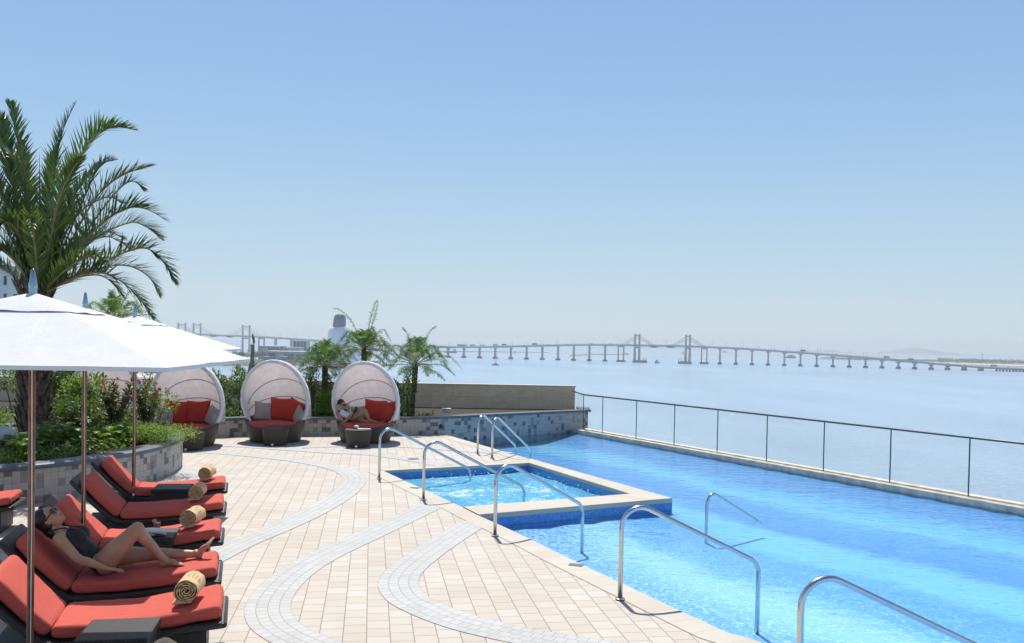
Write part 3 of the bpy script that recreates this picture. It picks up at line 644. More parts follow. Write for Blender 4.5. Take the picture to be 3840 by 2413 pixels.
# ================================================================== HANDRAILS
def fillet(P, rad, n=9):
    P = [Vector(p) for p in P]; out = [P[0]]
    for i in range(1, len(P) - 1):
        a = (P[i - 1] - P[i]).normalized(); b = (P[i + 1] - P[i]).normalized(); an = a.angle(b); r_ = rad[i]; tl = r_ / math.tan(an / 2); c = P[i] + (a + b).normalized() * (r_ / math.sin(an / 2)); q0 = P[i] + a * tl; q1 = P[i] + b * tl; v0 = q0 - c; v1 = q1 - c; w_ = v0.angle(v1)
        for k in range(n + 1): f = k / n; out.append(c + (v0 * math.sin((1 - f) * w_) + v1 * math.sin(f * w_)) / math.sin(w_))
    return out + [P[-1]]
def rail(s, e, h, h2, label, drop=.65, vert=True, r=.023, flange=True):
    s = Vector(s); e = Vector(e); d = (e - s); d.z = 0; Ln = d.length; d.normalize()
    t = thing('handrail', label, 'handrail', s, group='steel pool handrails')
    r1 = .19 if h > .5 else .1; slope = (h - h2) / max(.3, Ln - r1); hv = h + r1 * slope * .9
    pts = fillet([(0, 0), (0, hv), (Ln, hv - slope * Ln), (Ln, -drop)], [0, r1, .17, 0])
    P = [Vector((d.x * x, d.y * x, z)) for x, z in pts]
    mb = MB(); mb.tube(P, r, 12); mb.build('tube', M_steel, t, smooth=True)
    if flange: mb = MB(); mb.lathe((0, 0, 0), [(.046, .011), (.046, .018), (.03, .024), (.024, .024)], 20); mb.build('flange', M_steel, t, smooth='auto')
    if drop: mb = MB(); mb.lathe(P[-1] + Vector((0, 0, .0)), [(.05, 0), (.05, .012), (.024, .018)], 16); mb.build('flange', M_steel, t, smooth='auto')
rail(G(1422, 1797), G(1763, 1803, WZ), .89, .05, 'farther of the two long steel handrails into the bubbling whirlpool', .5)
rail(G(1588, 1876), G(1964.5, 1886, WZ), .9, .09, 'nearer of the two long steel handrails into the bubbling whirlpool', .5)
rail(G(1856, 2012), G(2183, 2017, WZ), .9, .27, 'steel pool handrail standing just before the whirlpool coping corner', .5)
rail(G(2325, 2250), G(2840, 2300, WZ), .9, .33, 'large steel handrail standing in the centre foreground at the pool entry', .55)
s5 = Vector((1.92, 5.72, 0)); rail(s5, s5 + Vector((1.45, .22, 0)), .92, .33, 'nearest steel handrail, cut off by the right bottom corner', .6)
s6 = G(2649, 1972, WZ); s6.z = -.9; e6 = G(2837, 1952, WZ)
t = thing('handrail', 'short steel handrail standing in the open pool water', 'handrail', s6, group='steel pool handrails'); d = Vector((e6.x - s6.x, e6.y - s6.y, 0)); k = .9
P = [Vector((0, 0, 0)), Vector((0, 0, k + .05)), d * .02 + Vector((0, 0, k + .2)), d * .09 + Vector((0, 0, k + .27)), d * .2 + Vector((0, 0, k + .25)), d * .6 + Vector((0, 0, k + .04)), d + Vector((0, 0, .73)), d * 1.10 + Vector((0, 0, .67))]
mb = MB(); mb.tube(catmull(P, 6), .022, 12); mb.build('tube', M_steel, t, smooth=True)
rail(G(1791, 1702.5), G(1934, 1702, WZ), .85, .02, 'left rail of the far pool ladder pair', .8)
rail(G(1845, 1718.5), G(1990.6, 1718.5, WZ), .86, .02, 'right rail of the far pool ladder pair', .8)
# ================================================================== DAYBEDS
def dome(mb_, th0, th1, nth, nphi, thick=0.0, z0=.52, r_add=0.0, ph0=-42, ph1=222, zc=.95, a=.82, bu=.98, bl=.78, wob=0.0):
    """canopy surface hinged at the sides: front hoop is an egg outline, rotated back about the x axis at z0"""
    vs = []; fs = []
    for j in range(nth + 1):
        th = th0 + (th1 - th0) * j / nth; k = 1 - .4 * max(0, math.sin(th)) ** 1.3
        for i in range(nphi + 1):
            ph = R(ph0 + (ph1 - ph0) * i / nphi); sa = math.sin(ph); hz = zc + (bu if sa > 0 else bl) * sa - z0; x = (a + r_add) * math.cos(ph) * (1 - .06 * math.sin(max(0, th)))
            r = (hz + r_add * max(0, sa)) * k
            if hz < 0: r = hz
            wv = wob * math.sin(i * 2.9 + j * .7) * math.sin(j * .9 + 1)
            vs.append((x, max(-.25, (r + wv) * math.sin(th)) if hz > 0 else 0, z0 + (r + wv) * (math.cos(th) if hz > 0 else 1)))
    for j in range(nth):
        for i in range(nphi): fs.append((j * (nphi + 1) + i, j * (nphi + 1) + i + 1, (j + 1) * (nphi + 1) + i + 1, (j + 1) * (nphi + 1) + i))
    mb_.add(vs, fs)
def hoop(th, n=40, ph0=-40, ph1=220, ins=.012):
    m = MB(); dome(m, th, th + .001, 1, n, ph0=ph0, ph1=ph1, r_add=-ins); return [Vector(v) for v in m.v[:n + 1]]
def rim(a): # rim height of the wicker tub by angle; front is at -90 degrees
    f = .5 - .5 * math.sin(a)   # 1 at the front, 0 at the back
    return .34 * (1 - f) ** 1.6 + .345 + .12 * (math.cos(a) ** 2) * f
def make_daybed():
    t = thing('daybed', 'x', 'daybed', group='round wicker daybeds with white canopies')
    mb = MB(); n = 48; prof = [(.58, 0), (.60, .03), (.64, .15), (.72, 1), (.70, 1), (.60, .3)]
    vs = []; fs = []; us = []
    for i in range(n):
        a = 2 * math.pi * i / n; h = rim(a)
        for (r, z) in ((.585, .015), (.60, .05), (.655, .2), (.66 + .17 * (h - .2) , h), (.65 + .17 * (h - .2), h + .012), (.62 + .17 * (h - .2), h), (.58, .33)):
            vs.append((r * math.cos(a), r * math.sin(a), z))
    K = 7
    for i in range(n):
        for k in range(K - 1):
            i2 = (i + 1) % n; fs.append((i * K + k, i2 * K + k, i2 * K + k + 1, i * K + k + 1)); z0_, z1_ = vs[i * K + k][2], vs[i * K + k + 1][2]; us.append([(i * .09, z0_), ((i + 1) * .09, z0_), ((i + 1) * .09, z1_), (i * .09, z1_)])
    fs.append(tuple(i * K for i in range(n))[::-1]); us.append([(0, 0)] * n); mb.add(vs, fs, us); mb.build('tub', M_wickb, t, smooth='auto')
    mb = MB(); mb.lathe((0, 0, 0), [(.001, .33), (.62, .33), (.665, .37), (.67, .41), (.655, .445), (.6, .462), (.3, .47), (.001, .47)], 48); c = mb.build('seat_cushion', M_red, t, smooth=True)
    mb = MB(); dome(mb, R(-8), R(88), 26, 60, wob=.006); c = mb.build('canopy', M_can, t, smooth=True)
    so_ = c.modifiers.new('thickness', 'SOLIDIFY'); so_.thickness = .003
    # folded hem round the mouth of the canopy
    mb = MB(); H = hoop(R(-9), 60, -44, 224, 0); vs = []; fs = []
    for i, p in enumerate(H):
        ph = R(-44 + 268 * i / 60); wv = .007 * math.sin(i * 2.3) + .004 * math.sin(i * 5.1); o_ = Vector((math.cos(ph), 0, math.sin(ph)))
        for (dr, dy) in ((-.055 - wv, -.03), (-.01, -.055), (.022 + wv, -.03), (.028, .02), (.02 + wv * 1.5, .10)): vs.append(p + o_ * dr + Vector((0, dy, 0)))
    for i in range(60):
        for k in range(4): fs.append((i * 5 + k, i * 5 + k + 1, (i + 1) * 5 + k + 1, (i + 1) * 5 + k))
    mb.add(vs, fs); c = mb.build('canopy_hem', M_white, t, smooth=True)
    so_ = c.modifiers.new('thickness', 'SOLIDIFY'); so_.thickness = .004
    for th in (34, 58): mb = MB(); mb.tube(hoop(R(th), 40, 4, 176, .02), .011, 8); mb.build('hoop', M_grey, t, smooth=True)
    mb = MB(); mb.tube(hoop(R(-6), 40, -40, 220, .004), .012, 8); mb.build('hoop', M_grey, t, smooth=True)
    return t
def place_daybed(o, px, py, rz):  # px, py: front bottom of the tub
    p = G(px, py); o.location = (p.x * (p.y + .6) / p.y, p.y + .6, 0); o.rotation_euler = (0, 0, rz); o.scale = (.96, .96, .98); return o
DB = []
db = make_daybed()
for i, (px, py, rz, lb) in enumerate([
    (398, 1692, R(14), 'leftmost white canopy daybed, half hidden behind the flowering planter shrubs'),
    (700, 1684, R(2), 'empty white canopy daybed partly behind the round planter rim'),
    (1032, 1666, R(-4), 'empty white canopy daybed in the middle with a grey pillow at its left side'),
    (1370, 1668, R(-6), 'white canopy daybed in which a woman is reading')]):
    o = db if i == 0 else dup(db, ''); o['label'] = lb; place_daybed(o, px, py, rz); DB.append(o)
def make_ott():
    t = thing('side_table', 'x', 'table', group='round wicker tables before the daybeds')
    mb = MB(); mb.lathe((0, 0, 0), [(.24, .01), (.25, .03), (.29, .36), (.298, .375)], 36, cap=False); mb.build('body', M_wickb, t, smooth='auto')
    mb = MB(); mb.lathe((0, 0, 0), [(.298, .375), (.305, .385), (.298, .398), (.001, .40)], 36, cap=False); mb.build('table_top', M_wick, t, smooth='auto')
    mb = MB(); mb.lathe((0, 0, 0), [(.03, 0), (.03, .01), (.02, .012)], 12); o_ = mb.build('badge', M_steel, t); o_.location = (0, -.25, .035); o_.rotation_euler = (R(90), 0, 0); return t
ot = make_ott(); OT = []
for i, (px, py, lb) in enumerate([(713, 1694, 'round brown wicker table beside the round planter, before the daybed with two red pillows'), (1032, 1675, 'bare round brown wicker table before the middle daybed'), (1343, 1682, 'round brown wicker table with papers on it before the reading woman')]):
    o = ot if i == 0 else dup(ot, ''); o['label'] = lb; p = G(px, py); o.location = (p.x * (p.y + .25) / p.y, p.y + .25, 0); OT.append(o)
def pillow(name, m, size, loc, rot, label, group='pillows in the daybeds', par=None):
    mb = MB(); n = 14; vs = []; fs = []; s = size / 2; T = .085
    for sd in (1, -1):
        for j in range(n + 1):
            for i in range(n + 1):
                u = -1 + 2 * i / n; v = -1 + 2 * j / n; pin = 1 - .1 * (1 - (abs(u) * abs(v)) ** 1.5) * max(abs(u), abs(v)) ** 3
                h = T * ((1 - u ** 4) * (1 - v ** 4)) ** .55; vs.append((u * s * pin, sd * h * (1 + .06 * math.sin(5 * u + 3 * v)), v * s * pin))
    N = (n + 1) ** 2
    for j in range(n):
        for i in range(n):
            q = (j * (n + 1) + i, j * (n + 1) + i + 1, (j + 1) * (n + 1) + i + 1, (j + 1) * (n + 1) + i); fs.append(q); fs.append(tuple(k + N for k in q[::-1]))
    mb.add(vs, fs); o = mb.build(name, m, smooth=True); o.location = loc; o.rotation_euler = rot; bm = bmesh.new(); bm.from_mesh(o.data); bmesh.ops.remove_doubles(bm, verts=bm.verts, dist=1e-4); bm.to_mesh(o.data); bm.free(); o.data.polygons.foreach_set('use_smooth', [True] * len(o.data.polygons))
    tag(o, label, 'pillow', group); return o
def pil(db_, x, y, z, m, lb, yaw, roll=0, tilt=-12, size=.55):
    M_ = Matrix.Translation(db_.location) @ Matrix.Rotation(db_.rotation_euler.z, 4, 'Z'); p = M_ @ Vector((x, y, z))
    pillow('pillow', m, size, p, (R(tilt), R(roll), db_.rotation_euler.z + R(yaw)), lb)
d = DB[1]
pil(d, -.33, .34, .69, M_redp, 'red pillow at the left in the daybed behind the round planter', 18, 4)
pil(d, .13, .36, .70, M_redp, 'red pillow on the right in the daybed behind the round planter', -4, -2)
pil(d, -.50, .08, .62, M_grey, 'grey pillow at the left side in the daybed behind the round planter', 62, 18, -14, .42)
pil(d, .52, .12, .64, M_grey, 'grey pillow leaning at the right side in the daybed behind the round planter', -50, 14, -14, .44)
d = DB[2]
pil(d, -.38, .26, .66, M_grey, 'grey pillow at the left in the middle daybed', 34, 8, -14, .46)
pil(d, .0, .34, .72, M_redp, 'red pillow standing upright at the centre back of the middle daybed', -3, 2)
pil(d, .38, .26, .68, M_redp, 'red pillow leaning right in the middle daybed', -24, 18)
pil(d, .53, .06, .60, M_grey, 'grey pillow at the right side of the middle daybed', -62, 22, -14, .4)
d = DB[3]
pil(d, -.56, .08, .66, M_grey, 'grey pillow behind the back of the reading woman', 66, 0, -12, .46)
pil(d, -.26, .34, .62, M_grey, 'grey pillow lying at the back beyond the magazine', 18, -4, -20, .40)
pil(d, .12, .36, .70, M_redp, 'red pillow behind the raised knee of the reading woman', 0, 4)
pil(d, .47, .22, .68, M_redp, 'red pillow at the right above the feet of the reading woman', -24, -6)
# things on the table before the reading woman
o = OT[2]; b0 = Vector(o.location)
t = thing('plate', 'small black dish on the wicker table before the reading woman', 'dish', b0 + Vector((-.05, .03, .402))); mb = MB(); mb.lathe((0, 0, 0), [(.05, 0), (.07, .012), (.065, .012), (.001, .006)], 24); mb.build('dish', M_plate, t)
mb = MB(); mb.ell((0, 0, 0), (.055, .045, .038), 16, 10); tag(mb.build('rolled_towel', M_wtow, smooth=True, loc=b0 + Vector((-.05, .03, .447))), 'small white rolled towel in the black dish before the reading woman', 'towel')
mb = MB(); mb.rbox((0, 0, .008), (.28, .2, .014), .003, 1, rz=R(12)); tag(mb.build('newspaper', M_paper, loc=b0 + Vector((.13, -.02, .402))), 'folded pale magazine lying on the wicker table before the reading woman', 'magazine')
# ================================================================== LOUNGERS
LA = R(17)
def make_lounger():
    t = thing('sun_lounger', 'x', 'sun lounger', group='dark wicker sun loungers with coral cushions')
    # local x: foot end at 0, head towards -x ; y: width
    seatp = [(0.0, .345), (-.2, .318), (-.5, .28), (-.8, .263), (-1.05, .268), (-1.13, .278)]
    W_ = .66
    mb = MB(); fp = [(0.045, .315)] + [(x, z - .02) for x, z in seatp[1:]] + [(-1.2, .285)]
    mb.slab([(x, z - .035) for x, z in fp], W_ + .05, .05, .018, ends=True); mb.build('seat_frame', M_wick, t, smooth='auto')
    bp = [(-1.17, .283), (-1.24, .345), (-1.39, .50), (-1.56, .70)]
    mb = MB(); mb.slab([(-1.13, .20), (-1.27, .30), (-1.44, .465), (-1.57, .61), (-1.665, .72)], W_ + .05, .05, .018); mb.build('back_frame', M_wick, t, smooth='auto')
    mb = MB(); mb.slab([(x + (.012 if i == 0 else 0), z) for i, (x, z) in enumerate(seatp)][::1], W_ - .04, .098, .03, 4); CU = []; CU.append(mb.build('seat_cushion', M_red, t, smooth='auto'))
    mb = MB(); mb.slab(bp, W_ - .05, .10, .03, 4); CU.append(mb.build('back_cushion', M_red, t, smooth='auto'))
    tx = bpy.data.textures.new('soft', 'CLOUDS'); tx.noise_scale = .22
    for c_ in CU:
        sb = c_.modifiers.new('cuts', 'SUBSURF'); sb.subdivision_type = 'SIMPLE'; sb.levels = sb.render_levels = 2; dm = c_.modifiers.new('soft', 'DISPLACE'); dm.texture = tx; dm.strength = .022; dm.mid_level = .5; dm.texture_coords = 'GLOBAL'
    mb = MB(); y1 = W_ / 2 - .035
    prof = [(-.10, .0), (-.16, .0), (-.22, .035), (-.5, .05), (-.85, .05), (-1.1, .035), (-1.14, 0), (-1.23, 0), (-1.5, .25), (-1.27, .25), (-1.1, .22), (-.8, .205), (-.5, .22), (-.1, .255)]
    n = len(prof)
    for sd in (-1, 1): 
        idx = tuple(range(n)) if sd > 0 else tuple(range(n))[::-1]; mb.add([(x, sd * y1, z) for x, z in prof], [idx], [[prof[k] for k in idx]])
    for k in range(n):
        a_, b_ = prof[k], prof[(k + 1) % n]; mb.add([(a_[0], -y1, a_[1]), (b_[0], -y1, b_[1]), (b_[0], y1, b_[1]), (a_[0], y1, a_[1])], [(0, 1, 2, 3)], [[(a_[0] + a_[1], -y1), (b_[0] + b_[1], -y1), (b_[0] + b_[1], y1), (a_[0] + a_[1], y1)]])
    mb.build('base', M_wick, t)
    mb = MB()
    for x in (-.2, -1.02):
        for y in (-y1 + .04, y1 - .04): mb.lathe((x, y, -.0), [(.02, 0), (.02, .03)], 10)
    return t
Lf = []
lo = make_lounger()
FEET = [((900, 2560), 'nearest sun lounger, almost wholly below the bottom edge, carrying only a rolled towel'), ((829, 2284), 'sun lounger in front of the lying woman, its red cushions half in sun'), ((811, 2136), 'sun lounger on which the woman in a dark swimsuit lies'), ((822, 1995), 'sun lounger directly beyond the lying woman, behind the drinks table'), ((834, 1888.5), 'fully shaded sun lounger, second from the round planter'), ((841, 1813), 'sunlit sun lounger nearest to the round planter'), ((36, 1872), 'sun lounger at the far left edge of which only the foot end shows')]
for i, ((px, py), lb) in enumerate(FEET):
    o = lo if i == 0 else dup(lo, ''); o['label'] = lb
    if i == 0: c = Lf_c0 = Vector((-1.68, 5.15, 0))
    else: c = G(px, py, .42)
    ctr = Vector((c.x, c.y, 0)) + Vector((-math.sin(LA), math.cos(LA), 0)) * (.33 if i else 0); o.location = (ctr.x, ctr.y, 0); o.rotation_euler = (0, 0, LA); Lf.append(o)
def LW(i, x, y, z): return Matrix.Translation(Lf[i].location) @ Matrix.Rotation(LA, 4, 'Z') @ Vector((x, y, z))
# rolled towels
def make_towel():
    t = thing('rolled_towel', 'x', 'towel', group='rolled tan towels on the loungers')
    mb = MB(); n = 150; turns = 4.6; R0, R1 = .012, .108; T = .0165; sec = []
    for k in range(n + 1):
        f = k / n; a = f * turns * 2 * math.pi + 1.2; r = R0 + (R1 - R0) * f + .0035 * math.sin(a * 3.1) * f; sec.append((a, r))
    P = [Vector((math.cos(a) * r * 1.0, 0, math.sin(a) * r * .96)) for a, r in sec]
    tail = P[-1]; P += [P[-1] + Vector((-.02, 0, -.01))] if False else []
    hy = .15; vs = []; fs = []
    for i, p in enumerate(P):
        q = p.normalized() * T * (.62 + .3 * math.sin(i * 1.3)); 
        for (pp, y) in ((p - q * .5, -hy), (p + q * .5, -hy), (p + q * .5, hy), (p - q * .5, hy)): vs.append((pp.x, y + .004 * math.sin(i * .9), pp.z + .112))
    for i in range(len(P) - 1):
        for k in range(4): fs.append((i * 4 + k, (i + 1) * 4 + k, (i + 1) * 4 + (k + 1) % 4, i * 4 + (k + 1) % 4))
    fs += [(0, 1, 2, 3), tuple(len(vs) - 4 + k for k in (3, 2, 1, 0))]; mb.add(vs, fs)
    mb.add([(0, 0, 0)], [])
    mb.slab([(.03, -.001), (-.05, -.0), (-.125, -.004)], 2 * hy, .02, .008, 2); mb.build('roll', M_towel, t, smooth='auto')
    # embossed fan of lines on the upper side
    mb = MB(); r = .118
    def onr(a, y): return Vector((math.cos(a) * r, y, math.sin(a) * r * .97 + .112))
    for k in range(0, 7, 2):
        a = R(48 + 6.5 * k); mb.tube([onr(a, -.03 - .012 * abs(3 - k) ** .5), onr(a + (a - R(67)) * .12, .05 + .012 * (3 - abs(3 - k)))], .0024, 5)
    arc = [onr(R(40 + 54 * k / 12), -.04 + .14 * math.sin(math.pi * k / 12) ** .6) for k in range(13)]; mb.tube(arc, .003, 5); mb.build('embossed_motif', M_towe2, t)
    return t
tw0 = make_towel()
TW = [(0, -.34, 0, 'rolled tan towel cut off by the bottom edge'), (1, -.22, -.06, 'largest whole rolled tan towel, on the lounger in front of the lying woman'), (3, -.26, .0, 'rolled tan towel on the lounger just beyond the lying woman'), (4, -.28, .0, 'rolled tan towel on the shaded lounger second from the planter'), (5, -.22, .0, 'rolled tan towel on the sunlit lounger nearest the planter'), (6, -.32, .0, 'rolled towel at the left photo edge on the partly seen lounger')]
for k, (i, x, y, lb) in enumerate(TW):
    o = tw0 if k == 0 else dup(tw0, ''); o['label'] = lb; o.scale = (.84 + .02 * (k % 3), .9, .84 - .02 * (k % 2)); o.location = LW(i, x, y, .425 + .01); o.rotation_euler = (0, R(-4), LA - R(14) + R((0, 5, -4, 7, 0, -6)[k]))
# side tables
def make_table():
    t = thing('side_table', 'x', 'table', group='square wicker side tables by the loungers')
    mb = MB(); mb.rbox((0, 0, .385), (.46, .46, .05), .012); mb.build('table_top', M_wick, t)
    mb = MB(); mb.box((0, -.205, .215), (.42, .02, .30)); mb.box((0, .205, .215), (.42, .02, .30)); mb.box((-.205, 0, .215), (.02, .39, .30)); mb.box((.205, 0, .215), (.02, .39, .30)); mb.build('apron', M_wick, t)
    for x in (-.2, .2):
        for y in (-.2, .2): mb = MB(); mb.box((x, y, .19), (.045, .045, .38)); mb.build('leg', M_wick, t)
    return t
tb = make_table(); tc = [((-2.63, 5.93), 'dark wicker side table in the foreground, standing against the nearest visible lounger'), ((-3.59, 8.84), 'dark wicker side table carrying a drink and a white towel beyond the lying woman'), ((-4.46, 11.62), 'dark wicker side table with an empty top before the sunlit far lounger')]
for k, ((x, y), lb) in enumerate(tc):
    o = tb if k == 0 else dup(tb, ''); o['label'] = lb; o.location = (x, y, 0); o.rotation_euler = (0, 0, R(11))
ZT = .411
p = W(588, 1988, 8.85); t = thing('drink_glass', 'tall glass of amber iced drink with a fruit slice on the wicker table', 'drink', (p.x, 8.86, ZT)); mb = MB(); mb.lathe((0, 0, 0), [(.027, .002), (.034, .125), (.032, .125), (.026, .006)], 24, cap=False); mb.build('glass', M_glass, t, smooth=True)
mb = MB(); mb.lathe((0, 0, 0), [(.001, .004), (.026, .004), (.031, .10), (.001, .10)], 20); mb.build('iced_drink', M_drink, t, smooth='auto'); mb = MB(); mb.lathe((0, 0, 0), [(.018, -.004), (.022, 0), (.018, .004)], 16); f_ = mb.build('fruit_slice', mat('melon_slice', (.72, .3, .2), .4), t); f_.location = (-.026, -.006, .118); f_.rotation_euler = (R(80), 0, R(10))
t = thing('dish', 'black oval dish under the small white towel on the wicker table', 'dish', (p.x + .012, 8.73, ZT)); mb = MB(); mb.lathe((0, 0, 0), [(.07, 0), (.1, .012), (.095, .013), (.001, .006)], 24, sx=1.35); mb.build('dish', M_plate, t)
mb = MB(); mb.tube([(-.105, 0, 0), (-.098, 0, 0), (0, .006, .002), (.098, 0, 0), (.105, 0, 0)], [.02, .03, .032, .03, .02], 14); tag(mb.build('rolled_towel', M_wtow, smooth=True, loc=(p.x + .012, 8.73, ZT + .042)), 'small rolled white towel in the black dish beside the drink', 'towel').rotation_euler = (0, 0, R(8))
# ================================================================== UMBRELLAS
def make_umbrella():
    t = thing('parasol', 'x', 'parasol', group='white square parasols over the loungers')
    mb = MB(); mb.tube([(0, 0, .02), (0, 0, 2.60)], .021, 16); mb.build('pole', M_wood, t, smooth=True)
    mb = MB(); mb.tube([(.012, -.024, .3), (.014, -.025, 1.3), (.01, -.03, 2.2)], .0032, 6); mb.build('cord', M_cord, t)
    mb = MB(); mb.lathe((0, 0, 0), [(.22, 0), (.22, .03), (.19, .045), (.05, .05), (.032, .07), (.03, .34), (.024, .35)], 32); mb.build('base', M_steel, t, smooth='auto')
    def surf(s0, s1, h, zr, sag, nn=12, nv=10, over=0):
        m = MB(); vs = []; fs = []
        for sd in range(4):
            a = sd * math.pi / 2; base = len(vs)
            for j in range(nv + 1):
                f = j / nv; s = s0 + (s1 - s0) * f; z = h + (zr - h) * f ** 1.0
                for i in range(nn + 1):
                    u = -1 + 2 * i / nn; cx_, cy_ = s * u, -s; zz = z - sag * math.sin(math.pi * min(1, f)) * (1 - u * u) * .9 - .035 * f * (1 - u * u) * 0 + over * (1 - u * u) * f
                    x = cx_ * math.cos(a) - cy_ * math.sin(a); y = cx_ * math.sin(a) + cy_ * math.cos(a)
                    vs.append((x, y, zz + .004 * math.sin(u * 7 + f * 9) * f * (1 - u * u)))
            for j in range(nv):
                for i in range(nn): q = base + j * (nn + 1) + i; fs.append((q, q + nn + 1, q + nn + 2, q + 1))
        m.add(vs, fs); return m
    H = 1.15; c = surf(.08, H, 2.625, 2.232, .008, over=.0).build('canopy', M_white, t, smooth=True)
    m = MB()
    for sd in range(4):
        a = sd * math.pi / 2; P = []
        for i in range(13):
            u = -1 + 2 * i / 12; x, y = H * u, -H; P.append((x * math.cos(a) - y * math.sin(a), x * math.sin(a) + y * math.cos(a)))
        for q0, q1 in zip(P, P[1:]): m.add([(q0[0], q0[1], 2.209), (q1[0], q1[1], 2.209), (q1[0], q1[1], 2.232), (q0[0], q0[1], 2.232)], [(0, 1, 2, 3)])
    m.build('canopy_hem', M_white, t)
    v_ = surf(.02, .34, 2.655, 2.536, -.006, over=.0); c = v_.build('vent_cap', M_white, t, smooth=True)
    m = MB()
    for k in range(8):
        a = math.pi / 4 * k; r = H * (1.414 if k % 2 else 1) - .02; m2 = MB(); ca, sa = math.cos(a), math.sin(a); zt_ = 2.225; m2.tube([(ca * .05, sa * .05, 2.57), (ca * r, sa * r, zt_ + .0)], .009, 6); m2.build('rib', M_wood, t)
    m2 = MB(); m2.lathe((0, 0, 2.5), [(.02, 0), (.05, .01), (.05, .07), (.02, .08)], 16); m2.build('hub', M_wood, t, smooth='auto')
    m2 = MB(); m2.lathe((0, 0, 2.64), [(.024, 0), (.024, .055), (.027, .058), (.027, .062), (.011, .165), (.006, .172), (.001, .174)], 20); m2.build('finial', M_alu, t, smooth='auto')
    return t
um = make_umbrella()
for k, ((x, y), lb) in enumerate([((-3.08, 5.65), 'nearest white parasol, its canopy filling the left side'), ((-4.20, 8.65), 'middle white parasol, mostly hidden behind the nearest canopy'), ((-4.98, 11.62), 'farthest white parasol, before the round planter')]):
    o = um if k == 0 else dup(um, ''); o['label'] = lb; o.location = (x, y, 0); o.rotation_euler = (0, 0, R(6))
# ================================================================== PALMS AND PLANTS
def blade(mb_, p, d, L, w_, up, droop=.15, n=2):
    d = d.normalized(); s = d.cross(up); s = s.normalized() if s.length > 1e-4 else Vector((1, 0, 0)); vs = []; P = []
    for k in range(n + 1):
        f = k / n; q = p + d * (L * f) + Vector((0, 0, -1)) * (droop * L * f * f); ww = w_ * (1 - f) ** .6 if k < n else 0
        if k == 0: ww = w_ * .55
        if k < n: vs += [q - s * ww / 2, q + s * ww / 2]
        else: vs.append(q)
    fs = [(2 * k, 2 * k + 1, 2 * k + 3, 2 * k + 2) for k in range(n - 1)] + [(2 * n - 2, 2 * n - 1, 2 * n)]
    mb_.add(vs, fs)
def frond(P, Ll, wl, n, mbr, mbl, rr, droop=.2, start=.14, rs=None, vang=.55, outward=.75, tl_=1.0):
    P = catmull(P, 8); T = len(P) - 1; mbr.tube(P, [rr * (1 - .85 * i / T) for i in range(T + 1)], 5, cap=False)
    rs = rs or rnd
    for k in range(n):
        f = start + (1 - start) * (k + rs.random() * .6) / n; x = min(T - .001, f * T); i = int(x); p = P[i].lerp(P[i + 1], x - i); t = (P[i + 1] - P[i]).normalized()
        sd = t.cross(Vector((0, 0, 1)));
        if sd.length < .05: sd = Vector((1, 0, 0))
        sd.normalize(); up = sd.cross(t).normalized(); env = math.sin(math.pi * min(1, .10 + .92 * f)) ** .55
        for s_ in (-1, 1):
            o = outward * (1 - .5 * f); dv = (sd * s_ * o + up * (vang + rs.gauss(0, .16)) * (1 if rs.random() < .7 else .25) + t * tl_ * (.62 + .7 * f) + Vector((rs.gauss(0, .09), rs.gauss(0, .09), rs.gauss(0, .09))))
            blade(mbl, p, dv, Ll * env * rs.uniform(.85, 1.1), wl, up, droop)
# big date palm on the round planter : frond paths read as (photo column, photo row, distance)
c1 = lambda x, y: (.5617 * x, 350 + .5617 * y)
BPY = 15.3
bp = W(128, 1600, BPY); base_z = HP + .02
pt = thing('date_palm', 'large date palm with long arching fronds rising from the round planter', 'palm', (bp.x, BPY, base_z))
o0 = Vector((bp.x, BPY, base_z))
mb = MB(); mb.tube([(0, 0, -.1), (.0, 0, .1), (.02, 0, .8), (.03, 0, 1.5), (.04, 0, 2.2), (.04, 0, 2.75)], [.25, .22, .2, .19, .185, .11], 18); mb.build('trunk', M_trunkp, pt, smooth=True)
mb = MB(); rs = random.Random(3)
for k in range(190):
    a = k * 2.39996; z = .02 + 2.45 * k / 190; r0 = .205 - .01 * z; ca, sa = math.cos(a), math.sin(a); Lb = rs.uniform(.28, .5) * (1.15 if z > 1.2 else .8); tl = rs.uniform(.18, .32)
    p0 = Vector((r0 * ca, r0 * sa, z)); p1 = p0 + Vector((ca * tl * Lb * .6, sa * tl * Lb * .6, Lb * .6)); p2 = p0 + Vector((ca * tl * Lb * 1.3, sa * tl * Lb * 1.3, Lb))
    w_ = rs.uniform(.055, .085); mb.tube([p0 - Vector((ca, sa, 0)) * .04, p0 + Vector((0, 0, .03)), p1, p2], [w_ * 1.1, w_ * .95, w_ * .7, w_ * .4], 5, flat=.35, up=Vector((ca, sa, 0)))
mb.build('leaf_boots', M_boot, pt)
crown = Vector((.04, 0, 2.55))
